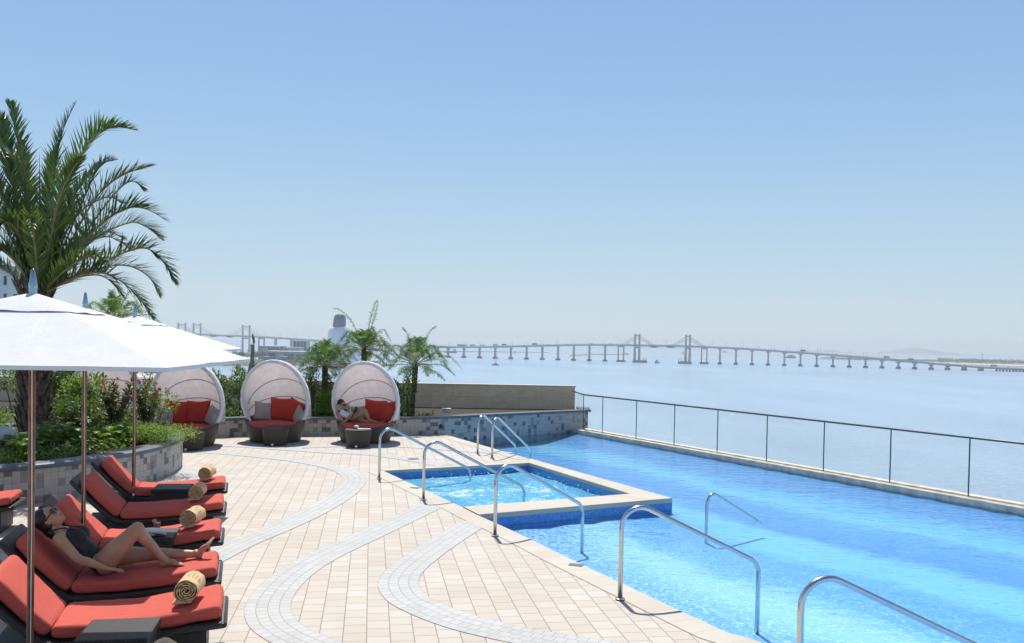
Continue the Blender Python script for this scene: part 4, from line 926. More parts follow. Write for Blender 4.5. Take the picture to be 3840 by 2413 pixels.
FR = [([(180, 650), (100, 200), (62, 55)], .3, .42), ([(345, 700), (405, 300), (512, 45)], .5, .42), ([(425, 700), (600, 320), (760, 230), (925, 250)], -.6, .48), ([(520, 800), (660, 500), (790, 440)], .9, .4), ([(600, 760), (800, 560), (1050, 475)], .2, .45), ([(590, 960), (800, 790), (960, 770), (1140, 865)], -.2, .5),
      ([(600, 1000), (850, 870), (980, 895), (1095, 985)], 1.0, .46), ([(650, 1150), (930, 1035), (1080, 1110), (1190, 1300)], -.7, .5), ([(600, 1190), (830, 1150), (990, 1225), (1075, 1375)], .6, .42), ([(600, 1200), (780, 1240), (930, 1370), (1035, 1520)], -.5, .45), ([(560, 950), (760, 680), (880, 590), (975, 655)], .9, .4),
      ([(110, 700), (10, 330), (-60, 200)], .8, .45), ([(60, 800), (-110, 480), (-240, 380)], .2, .45), ([(80, 1050), (-110, 850), (-330, 800)], -.6, .45), ([(60, 1200), (-150, 1100), (-330, 1250)], .5, .42), ([(150, 560), (60, 380), (10, 190), (-40, 130)], 1.2, .4), ([(100, 880), (-20, 600), (-130, 620)], 1.5, .42), ([(230, 1000), (200, 820), (215, 960)], -1.9, .34),
      ([(420, 900), (520, 640), (690, 440)], 1.6, .42), ([(330, 900), (480, 780), (640, 900)], 1.5, .4), ([(170, 900), (60, 760), (-60, 1000)], 1.3, .4), ([(470, 1100), (680, 930), (850, 980)], 1.4, .42), ([(440, 1180), (620, 1080), (760, 1180)], -1.3, .36), ([(120, 1150), (10, 1050), (-90, 1180)], -1.0, .36), ([(300, 800), (340, 500), (390, 330)], 1.7, .36), ([(350, 1000), (470, 860), (600, 1000)], 1.8, .4)]
FR += [([(200, 760), (150, 480), (150, 300)], 1.5, .42), ([(380, 760), (480, 520), (560, 420)], -1.0, .42), ([(480, 860), (700, 700), (840, 740)], 1.2, .42), ([(40, 900), (-90, 700), (-200, 740)], 1.0, .42), ([(500, 1060), (720, 960), (900, 1060)], 1.7, .42), ([(150, 1000), (60, 860), (-30, 900)], -.8, .38), ([(90, 600), (-20, 420), (-100, 360)], 1.6, .42), ([(380, 1120), (520, 1020), (640, 1120)], 1.9, .38), ([(520, 1230), (700, 1230), (840, 1380)], .9, .4)]
for k, (pts, dy, Ll) in enumerate(FR):
    rs = random.Random(k); P = [crown + Vector(((pts[0][0] - 260) * .0001, .0, 0))]; n = len(pts); s0 = W(*c1(250 + (pts[0][0] - 250) * .12 + 15, 1330), BPY + dy * .06) - o0; P = [Vector((s0.x * .5 + .02, s0.y * .5, 2.45)), s0]
    for i, (x, y) in enumerate(pts): P.append(W(*c1(x, y), BPY + dy * ((i + 1) / n)) - o0)
    mr, ml = MB(), MB(); frond(P, Ll * 1.08, .042, 100, mr, ml, .024, droop=.08, rs=rs); f_ = ml.build('frond', M_palm, pt); mr.build('rachis', M_rach, f_)
mr = MB(); a_ = W(*c1(268, 1300), BPY) - o0; b_ = W(*c1(264, 405), BPY) - o0; mr.tube([a_, a_.lerp(b_, .6), b_], [.02, .016, .002], 5); mr.build('spear_leaf', M_palm, pt)
# small palms
def small_palm(px, py_crown, Y, zb, label, spec=None, seed=0, R0=.85, tr=.065, boots=True, lean=0, nf=22):
    rs = random.Random(seed); c = W(px, py_crown, Y); t = thing('young_palm', label, 'palm', (c.x + lean, Y, zb), group='young palms along the terrace edge'); cr = Vector((-lean, 0, c.z - zb))
    mb = MB(); mb.tube([(0, 0, 0), cr * .5 + Vector((lean * .2, 0, 0)), cr * .75, cr * .92, cr + Vector((0, 0, .04))], [tr * .95, tr * .85, tr, tr * 1.25, tr * .6], 12); 
    for k in range(60):
        a = k * 2.4; f = .45 + .52 * k / 60; p = Vector((cr.x * f, 0, cr.z * f)) + Vector((math.cos(a), math.sin(a), 0)) * tr * .85; mb.tube([p, p + Vector((math.cos(a) * .025, math.sin(a) * .025, .06))], [.02, .008], 4)
    mb.build('trunk', M_trunkp, t)
    mr, ml = MB(), MB(); L = []
    for k in range(nf):
        a = k * 2.39996 + seed; el = R(80 - 95 * (k / nf) ** .8) + rs.gauss(0, .08); Lf_ = R0 * rs.uniform(.9, 1.25) * (1.0 if el > 0 else .85); h = Vector((math.cos(a), math.sin(a), 0))
        p1 = cr + (h * math.cos(el) + Vector((0, 0, math.sin(el)))) * Lf_ * .45; p2 = cr + h * math.cos(el) * Lf_ * .85 + Vector((0, 0, math.sin(el) * Lf_ * .72 - .05 * Lf_)); p3 = cr + h * (math.cos(el) * Lf_ * 1.15 + .05) + Vector((0, 0, math.sin(el) * Lf_ * .68 - .34 * Lf_))
        L.append([cr, p1, p2, p3])
    for pts in (spec or []): L.append([cr] + [W(x, y, Y + d_) - Vector((c.x + lean, Y, zb)) for x, y, d_ in pts])
    for P in L:
        mr, ml = MB(), MB(); frond(P, .23, .021, 46, mr, ml, .009, droop=.25, start=.2, rs=rs, vang=.12, outward=1.0, tl_=.5); f_ = ml.build('frond', M_palm2, t); mr.build('rachis', M_rach, f_)
    return t
PY = 23.6
small_palm(1219, 1372, 23.2, .37, 'young palm between the middle daybed and the reading woman, lowest of the three', None, 1, .84, nf=32)
small_palm(1366, 1312, 24.4, .37, 'tallest young palm, rising behind the reading woman with one upright frond', [[(1385, 1220, 0), (1402, 1150, 0), (1416, 1125, 0)], [(1390, 1240, .1), (1408, 1180, .1), (1418, 1130, .1)], [(1320, 1210, 0), (1280, 1165, 0), (1248, 1155, 0)]], 2, .84, nf=32)
small_palm(1558, 1368, 23.8, .37, 'young palm right of the daybeds before the travertine wall', [[(1590, 1290, 0), (1615, 1240, 0), (1637, 1222, 0)], [(1620, 1330, 0), (1655, 1300, 0), (1697, 1310, 0)], [(1530, 1260, 0), (1510, 1228, 0)]], 5, .95, lean=-.06, nf=28)
small_palm(432, 1205, 21.5, .37, 'young palm whose crown shows above the middle parasol', [[(400, 1170, 0), (345, 1125, 0)], [(425, 1130, 0), (410, 1095, 0)], [(480, 1170, 0), (540, 1140, 0)]], 8, .95)
small_palm(285, 1300, 22.5, .37, 'young palm of which only the trunk shows under the canopies', None, 9, .6, tr=.085, nf=10)
def leafq(mb_, p, d, L, w_, n_):
    d = d.normalized(); s = d.cross(n_); s = s.normalized() if s.length > 1e-3 else Vector((1, 0, 0)); m = p + d * L * .45 - n_ * L * .06
    mb_.add([p, m + s * w_ / 2, p + d * L - n_ * L * .18, m - s * w_ / 2, m + n_ * w_ * -.12], [(0, 1, 4), (1, 2, 4), (2, 3, 4), (3, 0, 4)])
def rv(rs): 
    while True:
        v = Vector((rs.uniform(-1, 1), rs.uniform(-1, 1), rs.uniform(-1, 1)))
        if .05 < v.length < 1: return v
def bush(name, loc_, rad, n, L, w_, m, label, cat='shrub', group=None, seed=0, flowers=0, fm=None, stems=7, shell=.55, lump=5):
    rs = random.Random(seed); t = thing(name, label, cat, loc_, group=group); ml = MB(); rx, ry, rz = rad
    C_ = [Vector((rs.uniform(-.6, .6) * rx, rs.uniform(-.6, .6) * ry, rz * rs.uniform(.55, 1.45))) for _ in range(lump)]
    for k in range(n):
        c = rs.choice(C_); v = rv(rs); v = v.normalized() * rs.uniform(shell, 1.0); p = c + Vector((v.x * rx * .55, v.y * ry * .55, v.z * rz * .6)); p.z = max(.01, p.z)
        d = (v + Vector((0, 0, .35)) + rv(rs) * .8); leafq(ml, p, d, L * rs.uniform(.6, 1.2), w_ * rs.uniform(.7, 1.2), (rv(rs) * .6 + Vector((0, -.1, 1))).normalized())
    ml.build('foliage', m, t); ms = MB()
    for k in range(stems): c = rs.choice(C_); ms.tube([(c.x * .2, c.y * .2, 0), (c.x * .5 + rs.gauss(0, .02), c.y * .5, c.z * .5), (c.x * .9, c.y * .9, c.z * 1.05)], [.012, .009, .004], 5)
    ms.build('stem', M_stem, t)
    for k in range(flowers):
        c = rs.choice(C_); v = rv(rs).normalized(); p = c + Vector((v.x * rx * .5, -abs(v.y) * ry * .5, abs(v.z) * rz * .62)); mf = MB()
        for q in range(9): leafq(mf, p + rv(rs) * .02, rv(rs), .035, .03, rv(rs).normalized())
        mf.build('flower', fm, t)
    return t
BS = HP + .02
def pb(px, py, z=BS): return G(px, py, z)
# shrubs on the round planter
p = pb(455, 1660); spike = []
def tall_shrub(loc_, h, wd, n, label, seed, flowers):
    rs = random.Random(seed); t = thing('flowering_shrub', label, 'shrub', loc_, group='red flowering shrubs on the round planter'); ms = MB(); ml = MB(); tips = []
    for k in range(n):
        a = rs.uniform(0, 6.28); sp = rs.uniform(.2, 1) * wd; hh = h * rs.uniform(.72, 1.0); P = catmull([(0, 0, 0), (math.cos(a) * sp * .35, math.sin(a) * sp * .35, hh * .45), (math.cos(a) * sp * .8, math.sin(a) * sp * .8, hh * .8), (math.cos(a) * sp, math.sin(a) * sp, hh)], 5); ms.tube(P, [.012 * (1 - .7 * i / len(P)) for i in range(len(P))], 5); tips.append(P[-1])
        for q in range(70):
            f = .28 + .72 * rs.random(); i = min(len(P) - 2, int(f * (len(P) - 1))); pp = P[i].lerp(P[i + 1], rs.random()); d = rv(rs); d.z = abs(d.z) * .5 + .15; pp = pp + Vector((d.x, d.y, 0)) * .03; leafq(ml, pp, d, rs.uniform(.08, .135), rs.uniform(.028, .042), (Vector((0, 0, 1)) + rv(rs) * .5).normalized())
    ml.build('foliage', M_leafr, t); ms.build('stem', M_stem, t)
    for k in range(flowers):
        p_ = tips[k % len(tips)] + Vector((rs.gauss(0, .03), rs.gauss(0, .03), .05)); mf = MB()
        for q in range(12): leafq(mf, p_ + rv(rs) * .028, rv(rs), .04, .034, rv(rs).normalized())
        mf.build('flower', M_flor, t)
tall_shrub((pb(425, 1655).x, pb(425, 1655).y, BS), 1.08, .42, 17, 'large bronze-leaved shrub with red flowers between the second and third parasol poles', 1, 9)
tall_shrub((pb(545, 1640).x, pb(545, 1640).y, BS), .98, .32, 9, 'slimmer bronze-leaved red-flowered shrub right of the third parasol pole', 2, 7)
p = pb(255, 1650); bush('dark_shrub', (p.x, p.y + .2, BS), (.62, .5, .46), 3200, .085, .034, M_leaf, 'dark dense shrub right of the date palm trunk', seed=3)
p = pb(290, 1600); bush('leafy_shrub', (p.x, p.y + .5, BS), (.34, .3, .6), 700, .1, .05, M_leafy, 'loose light green leafy shrub before the leftmost daybed', seed=4)
p = pb(200, 1560); bush('leafy_shrub', (p.x, p.y + 1.2, BS), (.8, .6, .7), 2600, .1, .05, M_leaf, 'green shrub beyond the date palm on its right', seed=5)
p = pb(30, 1575); bush('leafy_shrub', (p.x - .3, p.y + 2.2, BS), (1.1, .7, .75), 2600, .1, .05, M_leaf, 'tall green shrub at the left edge beyond the date palm', seed=6)
p = pb(20, 1650); bush('leafy_shrub', (p.x - .5, p.y + .8, BS), (.6, .4, .3), 800, .09, .045, M_leafy, 'yellow green shrub behind the pale dome lamp', seed=7)
p = pb(590, 1668); bush('hedge_bush', (p.x - .05, p.y + .1, BS), (.72, .6, .2), 3600, .042, .024, M_leafy, 'bright yellow green low bush at the right end of the round planter', seed=8, lump=16)
p = pb(465, 1672); bush('hedge_bush', (p.x, p.y + .35, BS), (.8, .5, .2), 2200, .045, .024, M_leafy, 'yellow green low bush under the red-flowered shrub', seed=9, lump=14)
p = pb(225, 1640); bush('leafy_shrub', (p.x, p.y + .9, BS), (.55, .45, .62), 2200, .095, .045, M_leafy, 'bright green shrub between the date palm and the dark shrub', seed=61)
p = pb(350, 1640); bush('leafy_shrub', (p.x, p.y + .45, BS), (.6, .4, .3), 2400, .07, .03, M_leafy, 'bright low shrub at the foot of the large red-flowered shrub', seed=62, lump=9)
p = pb(520, 1640); bush('leafy_shrub', (p.x, p.y + .5, BS), (.45, .35, .45), 1300, .08, .035, M_leafy, 'bright shrub between the two red-flowered shrubs', seed=63, lump=7)
def fern(loc_, s, label, seed, nf=13):
    rs = random.Random(seed); t = thing('fern', label, 'fern', loc_, group='ferns on the planters'); 
    mr, ml = MB(), MB()
    for k in range(nf):
        a = k * 2.4 + seed; el = R(rs.uniform(35, 80)); L = s * rs.uniform(.75, 1.15); h = Vector((math.cos(a), math.sin(a), 0)); P = catmull([(0, 0, 0), h * L * .35 * math.cos(el) + Vector((0, 0, L * .5 * math.sin(el))), h * L * .8 * math.cos(el) + Vector((0, 0, L * .75 * math.sin(el))), h * L * (1.0 * math.cos(el) + .15) + Vector((0, 0, L * .68 * math.sin(el)))], 6); T = len(P) - 1
        mr.tube(P, .003, 4, cap=False)
        for q in range(26):
            f = .12 + .88 * q / 26; x = min(T - .01, f * T); i = int(x); p_ = P[i].lerp(P[i + 1], x - i); tt = (P[i + 1] - P[i]).normalized(); sd = tt.cross(Vector((0, 0, 1))).normalized(); up = sd.cross(tt)
            for sg_ in (-1, 1): blade(ml, p_, sd * sg_ + tt * .3, s * .19 * math.sin(math.pi * min(1, .15 + .85 * f)) ** .8, .02, up, .1)
    f_ = ml.build('fronds', M_fern, t); mr.build('rachis', M_stem, f_)
FP = [(60, 1735, .34, 'fern right of the pale dome lamp'), (105, 1705, .38, 'fern at the foot of the date palm behind the nearest parasol pole'), (150, 1700, .4, 'fern just right of the nearest parasol pole'), (205, 1690, .38, 'upright fern between the first and second parasol poles'), (262, 1693, .34, 'fern just left of the second parasol pole'), (345, 1688, .3, 'fern just right of the second parasol pole'), (400, 1680, .34, 'pale fern below the large red-flowered shrub'), (455, 1670, .36, 'fern with long side fronds left of the third parasol pole'), (490, 1665, .3, 'fern at the third parasol pole'), (15, 1715, .3, 'fern below the pale dome lamp'), (300, 1702, .24, 'smallest fern at the slate coping behind the second parasol pole')]
for k, (px, py, s_, lb) in enumerate(FP): p = pb(px, py); fern((p.x - .05, p.y + .3, BS), s_ * 1.4, lb, k, 17)
# low cover filling the bed
def cover(name, pts, n, m, seed, L=.06, hgt=.16):
    rs = random.Random(seed); ml = MB()
    for k in range(n): x, y, z = pts(rs); d = rv(rs); d.z = abs(d.z) + .2; leafq(ml, Vector((x, y, z + rs.random() ** 1.5 * hgt)), d, L * rs.uniform(.6, 1.3), L * .45, (Vector((0, 0, 1)) + rv(rs) * .8).normalized())
    return tag(ml.build(name, m), 'low leafy ground cover', 'ground cover', kind='stuff')
def in_round(rs):
    a = rs.uniform(-2.2, 1.2); r = math.sqrt(rs.uniform(.12, .86)); return PC.x + (PA_ - .3) * r * math.cos(a), PC.y + (PB - .3) * r * math.sin(a), BS
o = cover('ground_cover', in_round, 5200, M_fern, 1, .075, .15); o['label'] = 'low green leafy ground cover filling the round planter'
bkw = [p + o0_ for p, o0_ in zip(bk, [Vector((0, 22, 0))] * len(bk))]
def in_back(rs):
    i = rs.randrange(0, len(bkw) - 9); p = bkw[i].lerp(bkw[i + 1], rs.random()); return p.x, p.y + .05 + rs.random() ** 1.6 * .9, .37
o = cover('ground_cover', in_back, 5200, M_leaf, 2, .085, .24); o['label'] = 'green leafy ground cover along the curved back planter'
def bp_at(px, back_=.5):
    v = ray(px, 1500); best = min(bkw, key=lambda q: abs(q.x / q.y - v.x / v.y)); k = (best.y + back_) / v.y; return Vector((v.x * k, best.y + back_, .37))
BB = [(60, 1.0, (.9, .5, .7), 1300, M_leaf, 'tall hedge shrub at the far left before the stone wall', 0), (345, 1.0, (.8, .45, .6), 900, M_leaf, 'green shrub behind the leftmost daybed', 0), (556, .9, (.35, .4, .55), 600, M_leaf, 'green shrub between the two left daybeds', 2),
      (848, .8, (.42, .4, .68), 950, M_leaf, 'green shrub with one pink flower, left of the middle daybed', 1), (893, .9, (.35, .4, .6), 700, M_leafy, 'yellow green shrub touching the middle daybed on its left', 1), (1178, .8, (.3, .35, .72), 500, M_leaf, 'shrub with pink flowers right of the middle daybed', 4), (1205, .7, (.32, .35, .35), 600, M_leafy, 'low bright shrub right of the middle daybed', 0), (1240, .9, (.26, .35, .6), 380, M_leaf, 'green shrub left of the reading woman\'s daybed', 1), (1500, .9, (.28, .35, .62), 480, M_leaf, 'loose leafy shrub right of the reading woman\'s daybed', 0), (1530, .9, (.24, .3, .78), 330, M_leafy, 'thin tall shrub beside the right young palm', 0)]
for k, (px, bo, rad, n, m, lb, fl) in enumerate(BB): bush('leafy_shrub', bp_at(px, bo), rad, int(n * 1.9), .085, .042, m, lb, seed=20 + k, flowers=fl, fm=M_flow, group='shrubs in the back planter')
for k, (px, s_, lb) in enumerate([(870, .3, 'small fern right beside the middle daybed, on its left'), (1200, .36, 'broad fern right of the middle daybed'), (1235, .34, 'fern left of the reading woman\'s daybed'), (1500, .4, 'fern right of the reading woman\'s daybed'), (1535, .36, 'fern at the foot of the right young palm')]): fern(bp_at(px, .25), s_, lb, 40 + k)
def grassy(loc_, label, seed, s=.45):
    rs = random.Random(seed); ml = MB()
    for k in range(60): a = rs.uniform(0, 6.28); d = Vector((math.cos(a) * rs.uniform(.2, 1), math.sin(a) * rs.uniform(.2, 1), rs.uniform(.5, 1.2))); blade(ml, Vector((d.x * .03, d.y * .03, 0)), d, s * rs.uniform(.6, 1), .022, Vector((0, 0, 1)), .3, 3)
    o = ml.build('grass_plant', M_fern); o.location = loc_; return tag(o, label, 'plant')
grassy(bp_at(1580, .3), 'spiky green plant left end of the bare wall, near the toy ornament', 1, .34); grassy(bp_at(1605, .25), 'small spiky plant right beside the toy ornament', 2, .3)
# dome lamp on the planter
p = pb(-8, 1700); t = thing('garden_lamp', 'pale stoneware dome lamp with a dark opening on the round planter', 'lamp', (p.x, p.y + .1, BS)); mb = MB(); mb.lathe((0, 0, 0), [(.21, 0), (.215, .1), (.24, .16), (.245, .24), (.2, .34), (.11, .40), (.001, .42)], 28); mb.build('dome', M_lamp, t, smooth='auto'); mb = MB(); mb.rbox((.0, -.2, .06), (.16, .05, .09), .01); mb.build('opening', M_black, t)
# ================================================================== PEOPLE
def baked(mb_, name, m, parent, vox=.009, sm=6, factor=.5):
    o = mb_.build(name, m, parent, smooth=True); r = o.modifiers.new('r', 'REMESH'); r.mode = 'VOXEL'; r.voxel_size = vox; s_ = o.modifiers.new('s', 'SMOOTH'); s_.iterations = sm; s_.factor = factor
    if parent: o.parent = None
    bpy.context.view_layer.update(); dg = bpy.context.evaluated_depsgraph_get(); me = bpy.data.meshes.new_from_object(o.evaluated_get(dg)); me.polygons.foreach_set('use_smooth', [True] * len(me.polygons)); o.modifiers.clear(); o.data = me
    if parent: o.parent = parent
    return o
def chain(m, pts, rad, n=12):
    pts = [Vector(p) for p in pts]; Q = catmull(pts, 4); rr = []; T = len(pts) - 1
    for i in range(len(Q)): x = i / 4; k = min(T - 1, int(x)); f = x - k; rr.append(rad[k] * (1 - f) + rad[k + 1] * f)
    m.tube(Q, rr, n); 
    for p, r in ((pts[0], rad[0]), (pts[-1], rad[-1])): m.ell(p, (r, r, r), 10, 8)
def frame(x, z):  # matrix whose local x and z follow the given directions
    x = x.normalized(); y = z.cross(x).normalized(); z = x.cross(y); return Matrix((x, y, z)).transposed().to_4x4()
def ellm(m, M, c, r, n=14, k=10): m.ell(c, r, n, k, M=M)
def head(m, hm, Mx, s=1.0):
    """Mx: local frame at the middle of the head: +x face, +z crown. m: skin builder"""
    e = lambda c, r: ellm(m, Mx, tuple(k * s for k in c), tuple(k * s for k in r))
    e((-.01, 0, .03), (.092, .074, .088)); e((.02, 0, -.035), (.066, .06, .07)); e((.052, 0, -.078), (.03, .032, .026)); e((.04, .03, -.02), (.036, .03, .04)); e((.04, -.03, -.02), (.036, .03, .04))
    e((.088, 0, -.018), (.018, .0115, .022)); e((.094, 0, -.03), (.014, .014, .010)); e((.082, 0, -.055), (.012, .022, .012)); e((.07, 0, .045), (.02, .05, .03))
    for y in (-.074, .074): e((-.005, y, -.008), (.017, .008, .03))
def hand(m, wr, d, n_, s=1.0, curl=.25, side=1, spread=.13):
    """wr: wrist, d: direction of fingers, n_: back-of-hand normal"""
    d = d.normalized(); sd = d.cross(n_).normalized() * side; n_ = sd.cross(d).normalized() * side; M = Matrix((d, sd, n_)).transposed().to_4x4(); M.translation = wr
    m.ell((.045 * s, 0, 0), (.052 * s, .037 * s, .014 * s), 14, 8, M=M)
    for k, (y, L) in enumerate(((-.028, .060), (-.0095, .070), (.0095, .074), (.027, .066))):
        a = (k - 1.5) * spread; P = [Vector((.078 * s, y * s, 0))]; an = 0; p = P[0]
        for q in range(3): an += curl; p = p + Vector((math.cos(a) * math.cos(an), math.sin(a) * math.cos(an), -math.sin(an))) * (L * s * (.42, .32, .26)[q]); P.append(p)
        m.tube([M @ q for q in P], [.0088 * s, .0082 * s, .0076 * s, .006 * s], 8); m.ell(M @ P[-1], (.0062 * s,) * 3, 8, 6)
    P = [Vector((.012, .028, -.004)) * s, Vector((.038, .052, -.01)) * s, Vector((.064, .06, -.014)) * s, Vector((.084, .06, -.016)) * s]; m.tube([M @ q for q in P], [.012 * s, .0105 * s, .009 * s, .006 * s], 8)
def foot(m, an, heel, toe, up, s=1.0, side=1):
    d = (toe - heel).normalized(); sd = d.cross(up).normalized() * side; up = sd.cross(d).normalized() * side; M = Matrix((d, sd, up)).transposed().to_4x4(); M.translation = heel; L = (toe - heel).length / .235
    m.ell((.018 * L, 0, .026), (.034, .03, .032), 12, 8, M=M); m.ell((.075 * L, .004, .034), (.075 * L, .031, .030), 14, 8, M=M); m.ell((.145 * L, .0, .02), (.055 * L, .040, .018), 14, 8, M=M)
    for k, (y, l, r) in enumerate(((-.03, .225, .0125), (-.011, .222, .0095), (.005, .212, .009), (.02, .20, .0085), (.033, .186, .008))):
        m.tube([M @ Vector((.165 * L, y, .018)), M @ Vector(((l - .02) * L, y * 1.05, .017)), M @ Vector((l * L, y * 1.05, .010))], [r * 1.05, r, r * .8], 8); m.ell(M @ Vector((l * L, y * 1.05, .011)), (r * .85,) * 3, 8, 6)
    m.tube([an, M @ Vector((.045 * L, 0, .05))], [.033, .034], 12)
# reclining woman : joints placed where the photo shows them, depths set by the lounger she lies on
ax = Vector((math.cos(LA), math.sin(LA), 0)); sidev = Vector((-math.sin(LA), math.cos(LA), 0)); fo = Lf[2].location
def J(px, py, side):  # point over the lounger centre line + side offset (m), seen at px,py
    v = ray(px, py); # plane through lounger axis, vertical
    n_ = sidev; q = Vector(fo) + sidev * side; k = n_.dot(q - EYE) / n_.dot(v); return EYE + v * k
sn, sf = -.165, .165
hd = J(181, 1946, .0); chin = J(236, 1958, 0)
neck0 = J(196, 1985, 0); neck1 = J(246, 2002, 0); chest = J(285, 2035, 0); belly = J(338, 2080, 0); hip = J(398, 2112, 0)
hn = J(396, 2106, -.085); hf_ = hn + sidev * .17
kn = J(515, 1982, -.10); an_ = J(604, 2090, -.02); kf = J(560, 2078, .12); af = J(735, 2078, .10)
person = thing('person', 'woman in a charcoal one-piece swimsuit and sunglasses lying on a sun lounger, one knee raised', 'person', (hip.x, hip.y, .34)); PO = Vector((hip.x, hip.y, .34))
def rel(m, O): m.v = [tuple(Vector(v) - O) for v in m.v]; return m
sk = MB(); tdir = (chest - belly).normalized(); up_b = sidev.cross(tdir).normalized()
if up_b.z < 0: up_b = -up_b
Mt = lambda c, x=None: (lambda M: (setattr(M, 'translation', c), M)[1])(frame(x or tdir, up_b))
def torso(m, g=0.0, lower=True, top=True):
    m.ell((0, 0, 0), (.135 + g, .150 + g, .094 + g), 18, 12, M=Mt(chest + tdir * .02)); m.ell((0, 0, 0), (.14 + g, .118 + g, .082 + g), 18, 12, M=Mt(belly.lerp(chest, .35)))
    m.ell((0, 0, 0), (.12 + g, .138 + g, .092 + g), 18, 12, M=Mt(belly.lerp(hip, .55))); m.ell((0, 0, 0), (.098 + g, .158 + g, .098 + g), 18, 12, M=Mt(hip - up_b * .005))
    for s_ in (-1, 1): m.ell((0, 0, 0), (.062 + g, .058 + g, .052 + g), 14, 10, M=Mt(chest + tdir * .02 + sidev * s_ * .075 + up_b * .072))
torso(sk)
sk.ell((0, 0, 0), (.07, .165, .055), 16, 10, M=Mt(chest + tdir * .12 - up_b * .015)) 
chain(sk, [chest + tdir * .12, neck1.lerp(chest, .25), neck0 + (hd - neck0) * .25, hd.lerp(chin, .25) - up_b * .02], [.06, .05, .047, .05])
face_n = (up_b * .80 + tdir * -.22).normalized(); crownv = (tdir * .97 + up_b * .1).normalized()
face_n = (J(212, 1905, 0) - J(170, 1962, 0)).normalized(); face_n = (face_n - sidev * .12).normalized(); crownv = (tdir * 1.0 - Vector((0, 0, .35))); crownv = (crownv - face_n * crownv.dot(face_n)).normalized()
HM = frame(face_n, crownv); HM.translation = J(186, 1948, 0)
head(sk, None, HM, 1.0)
shn = chest + tdir * .12 - sidev * .165 - up_b * .02; shf = shn + sidev * .33; eln = J(294, 2096, -.235); wrn = J(396, 2132, -.235)
wrn.z = max(wrn.z, .41)
chain(sk, [shn, shn.lerp(eln, .5) - sidev * .01, eln, eln.lerp(wrn, .35), wrn], [.052, .044, .037, .038, .024]); hand(sk, wrn, (J(472, 2140, -.25) - wrn), Vector((0, 0, 1)), 1.0, .12, side=-1)
elf = belly + sidev * .2; wrf = hip + sidev * .24 + ax * .05; wrf.z = .42; chain(sk, [shf, shf.lerp(elf, .5), elf, wrf], [.05, .042, .036, .025]); hand(sk, wrf, ax, Vector((0, 0, 1)), 1.0, .15)
chain(sk, [hn, hn.lerp(kn, .35), hn.lerp(kn, .75), kn], [.096, .089, .068, .056], 16); chain(sk, [kn, kn.lerp(an_, .28) - ax * .012, kn.lerp(an_, .65), an_], [.054, .055, .042, .034], 14)
heel = J(606, 2112, -.02); toe = J(698, 2108, -.07); heel.z = .395; toe.z = .40; foot(sk, an_, heel, toe, Vector((0, 0, 1)), 1.0, side=-1)
chain(sk, [hf_, hf_.lerp(kf, .4), hf_.lerp(kf, .8), kf], [.094, .084, .064, .056], 16); chain(sk, [kf, kf.lerp(af, .3), kf.lerp(af, .7), af], [.054, .054, .04, .033], 14)
heel = J(752, 2094, .10); toe = J(806, 2022, .04); foot(sk, af, heel, toe, -ax * .9 + Vector((0, 0, .5)), 1.0, side=1)
baked(rel(sk, PO), 'body', M_skin, person, .0075, 5)
su = MB(); torso(su, .006); ob = baked(rel(su, PO), 'swimsuit', M_suit, person, .011, 5)
bm = bmesh.new(); bm.from_mesh(ob.data)
cc = chest + tdir * .105 - PO; bmesh.ops.bisect_plane(bm, geom=bm.verts[:] + bm.edges[:] + bm.faces[:], plane_co=cc, plane_no=(tdir * .8 - up_b * .35), clear_outer=True)
for s_ in (-1, 1): # leg openings
    h = (hn if s_ < 0 else hf_); kk = (kn if s_ < 0 else kf); dl = (kk - h).normalized() * .55 + sidev * s_ * .95 - tdir * .3; dl.normalize(); bmesh.ops.bisect_plane(bm, geom=bm.verts[:] + bm.edges[:] + bm.faces[:], plane_co=h - PO + sidev * s_ * .004 + tdir * .03, plane_no=dl, clear_outer=True)
bm.to_mesh(ob.data); bm.free()
mb = MB()
for s_ in (-1, 1): mb.tube(catmull([chest + tdir * .055 + sidev * s_ * .075 + up_b * .115, chest + tdir * .12 + sidev * s_ * .06 + up_b * .06, chest + tdir * .165 + sidev * s_ * .055 + up_b * .03, neck0 + sidev * s_ * .045 - up_b * .01], 4), .006, 6)
rel(mb, PO).build('halter_strap', M_suit, person, smooth=True)
hr = MB(); e = lambda c, r: ellm(hr, HM, c, r)
e((-.026, 0, .046), (.094, .084, .090)); e((-.05, 0, .0), (.07, .080, .085)); e((-.085, 0, -.07), (.05, .07, .075)); e((-.10, 0, -.13), (.035, .06, .06))
o = baked(rel(hr, PO), 'hair', M_hair, person, .01, 4)
def glasses(HM, PO, person, s=1.0):
    g = bpy.data.objects.new('sunglasses', None); COL.objects.link(g)
    g.parent = person
    for y in (-.034, .034): mb = MB(); ellm(mb, HM, (.092 * s, y * s, .012 * s), (.006 * s, .031 * s, .025 * s)); rel(mb, PO).build('lens', M_lens, g, smooth=True)
    mb = MB(); mb.tube([HM @ Vector(p) for p in [(-.0, -.08, .015), (.06, -.078, .018), (.088, -.066, .018)]], .005, 6); mb.tube([HM @ Vector(p) for p in [(-.0, .08, .015), (.06, .078, .018), (.088, .066, .018)]], .005, 6); mb.tube([HM @ Vector(p) for p in [(.09, -.066, .03), (.096, -.03, .036), (.098, 0, .026), (.096, .03, .036), (.09, .066, .03)]], .0045, 6); rel(mb, PO).build('frame', M_frame, g, smooth=True)
glasses(HM, PO, person)
mb = MB(); ellm(mb, HM, (.0925, 0, -.050), (.006, .02, .0045)); ellm(mb, HM, (.091, 0, -.058), (.006, .018, .005)); rel(mb, PO).build('lips', M_lip, person, smooth=True)
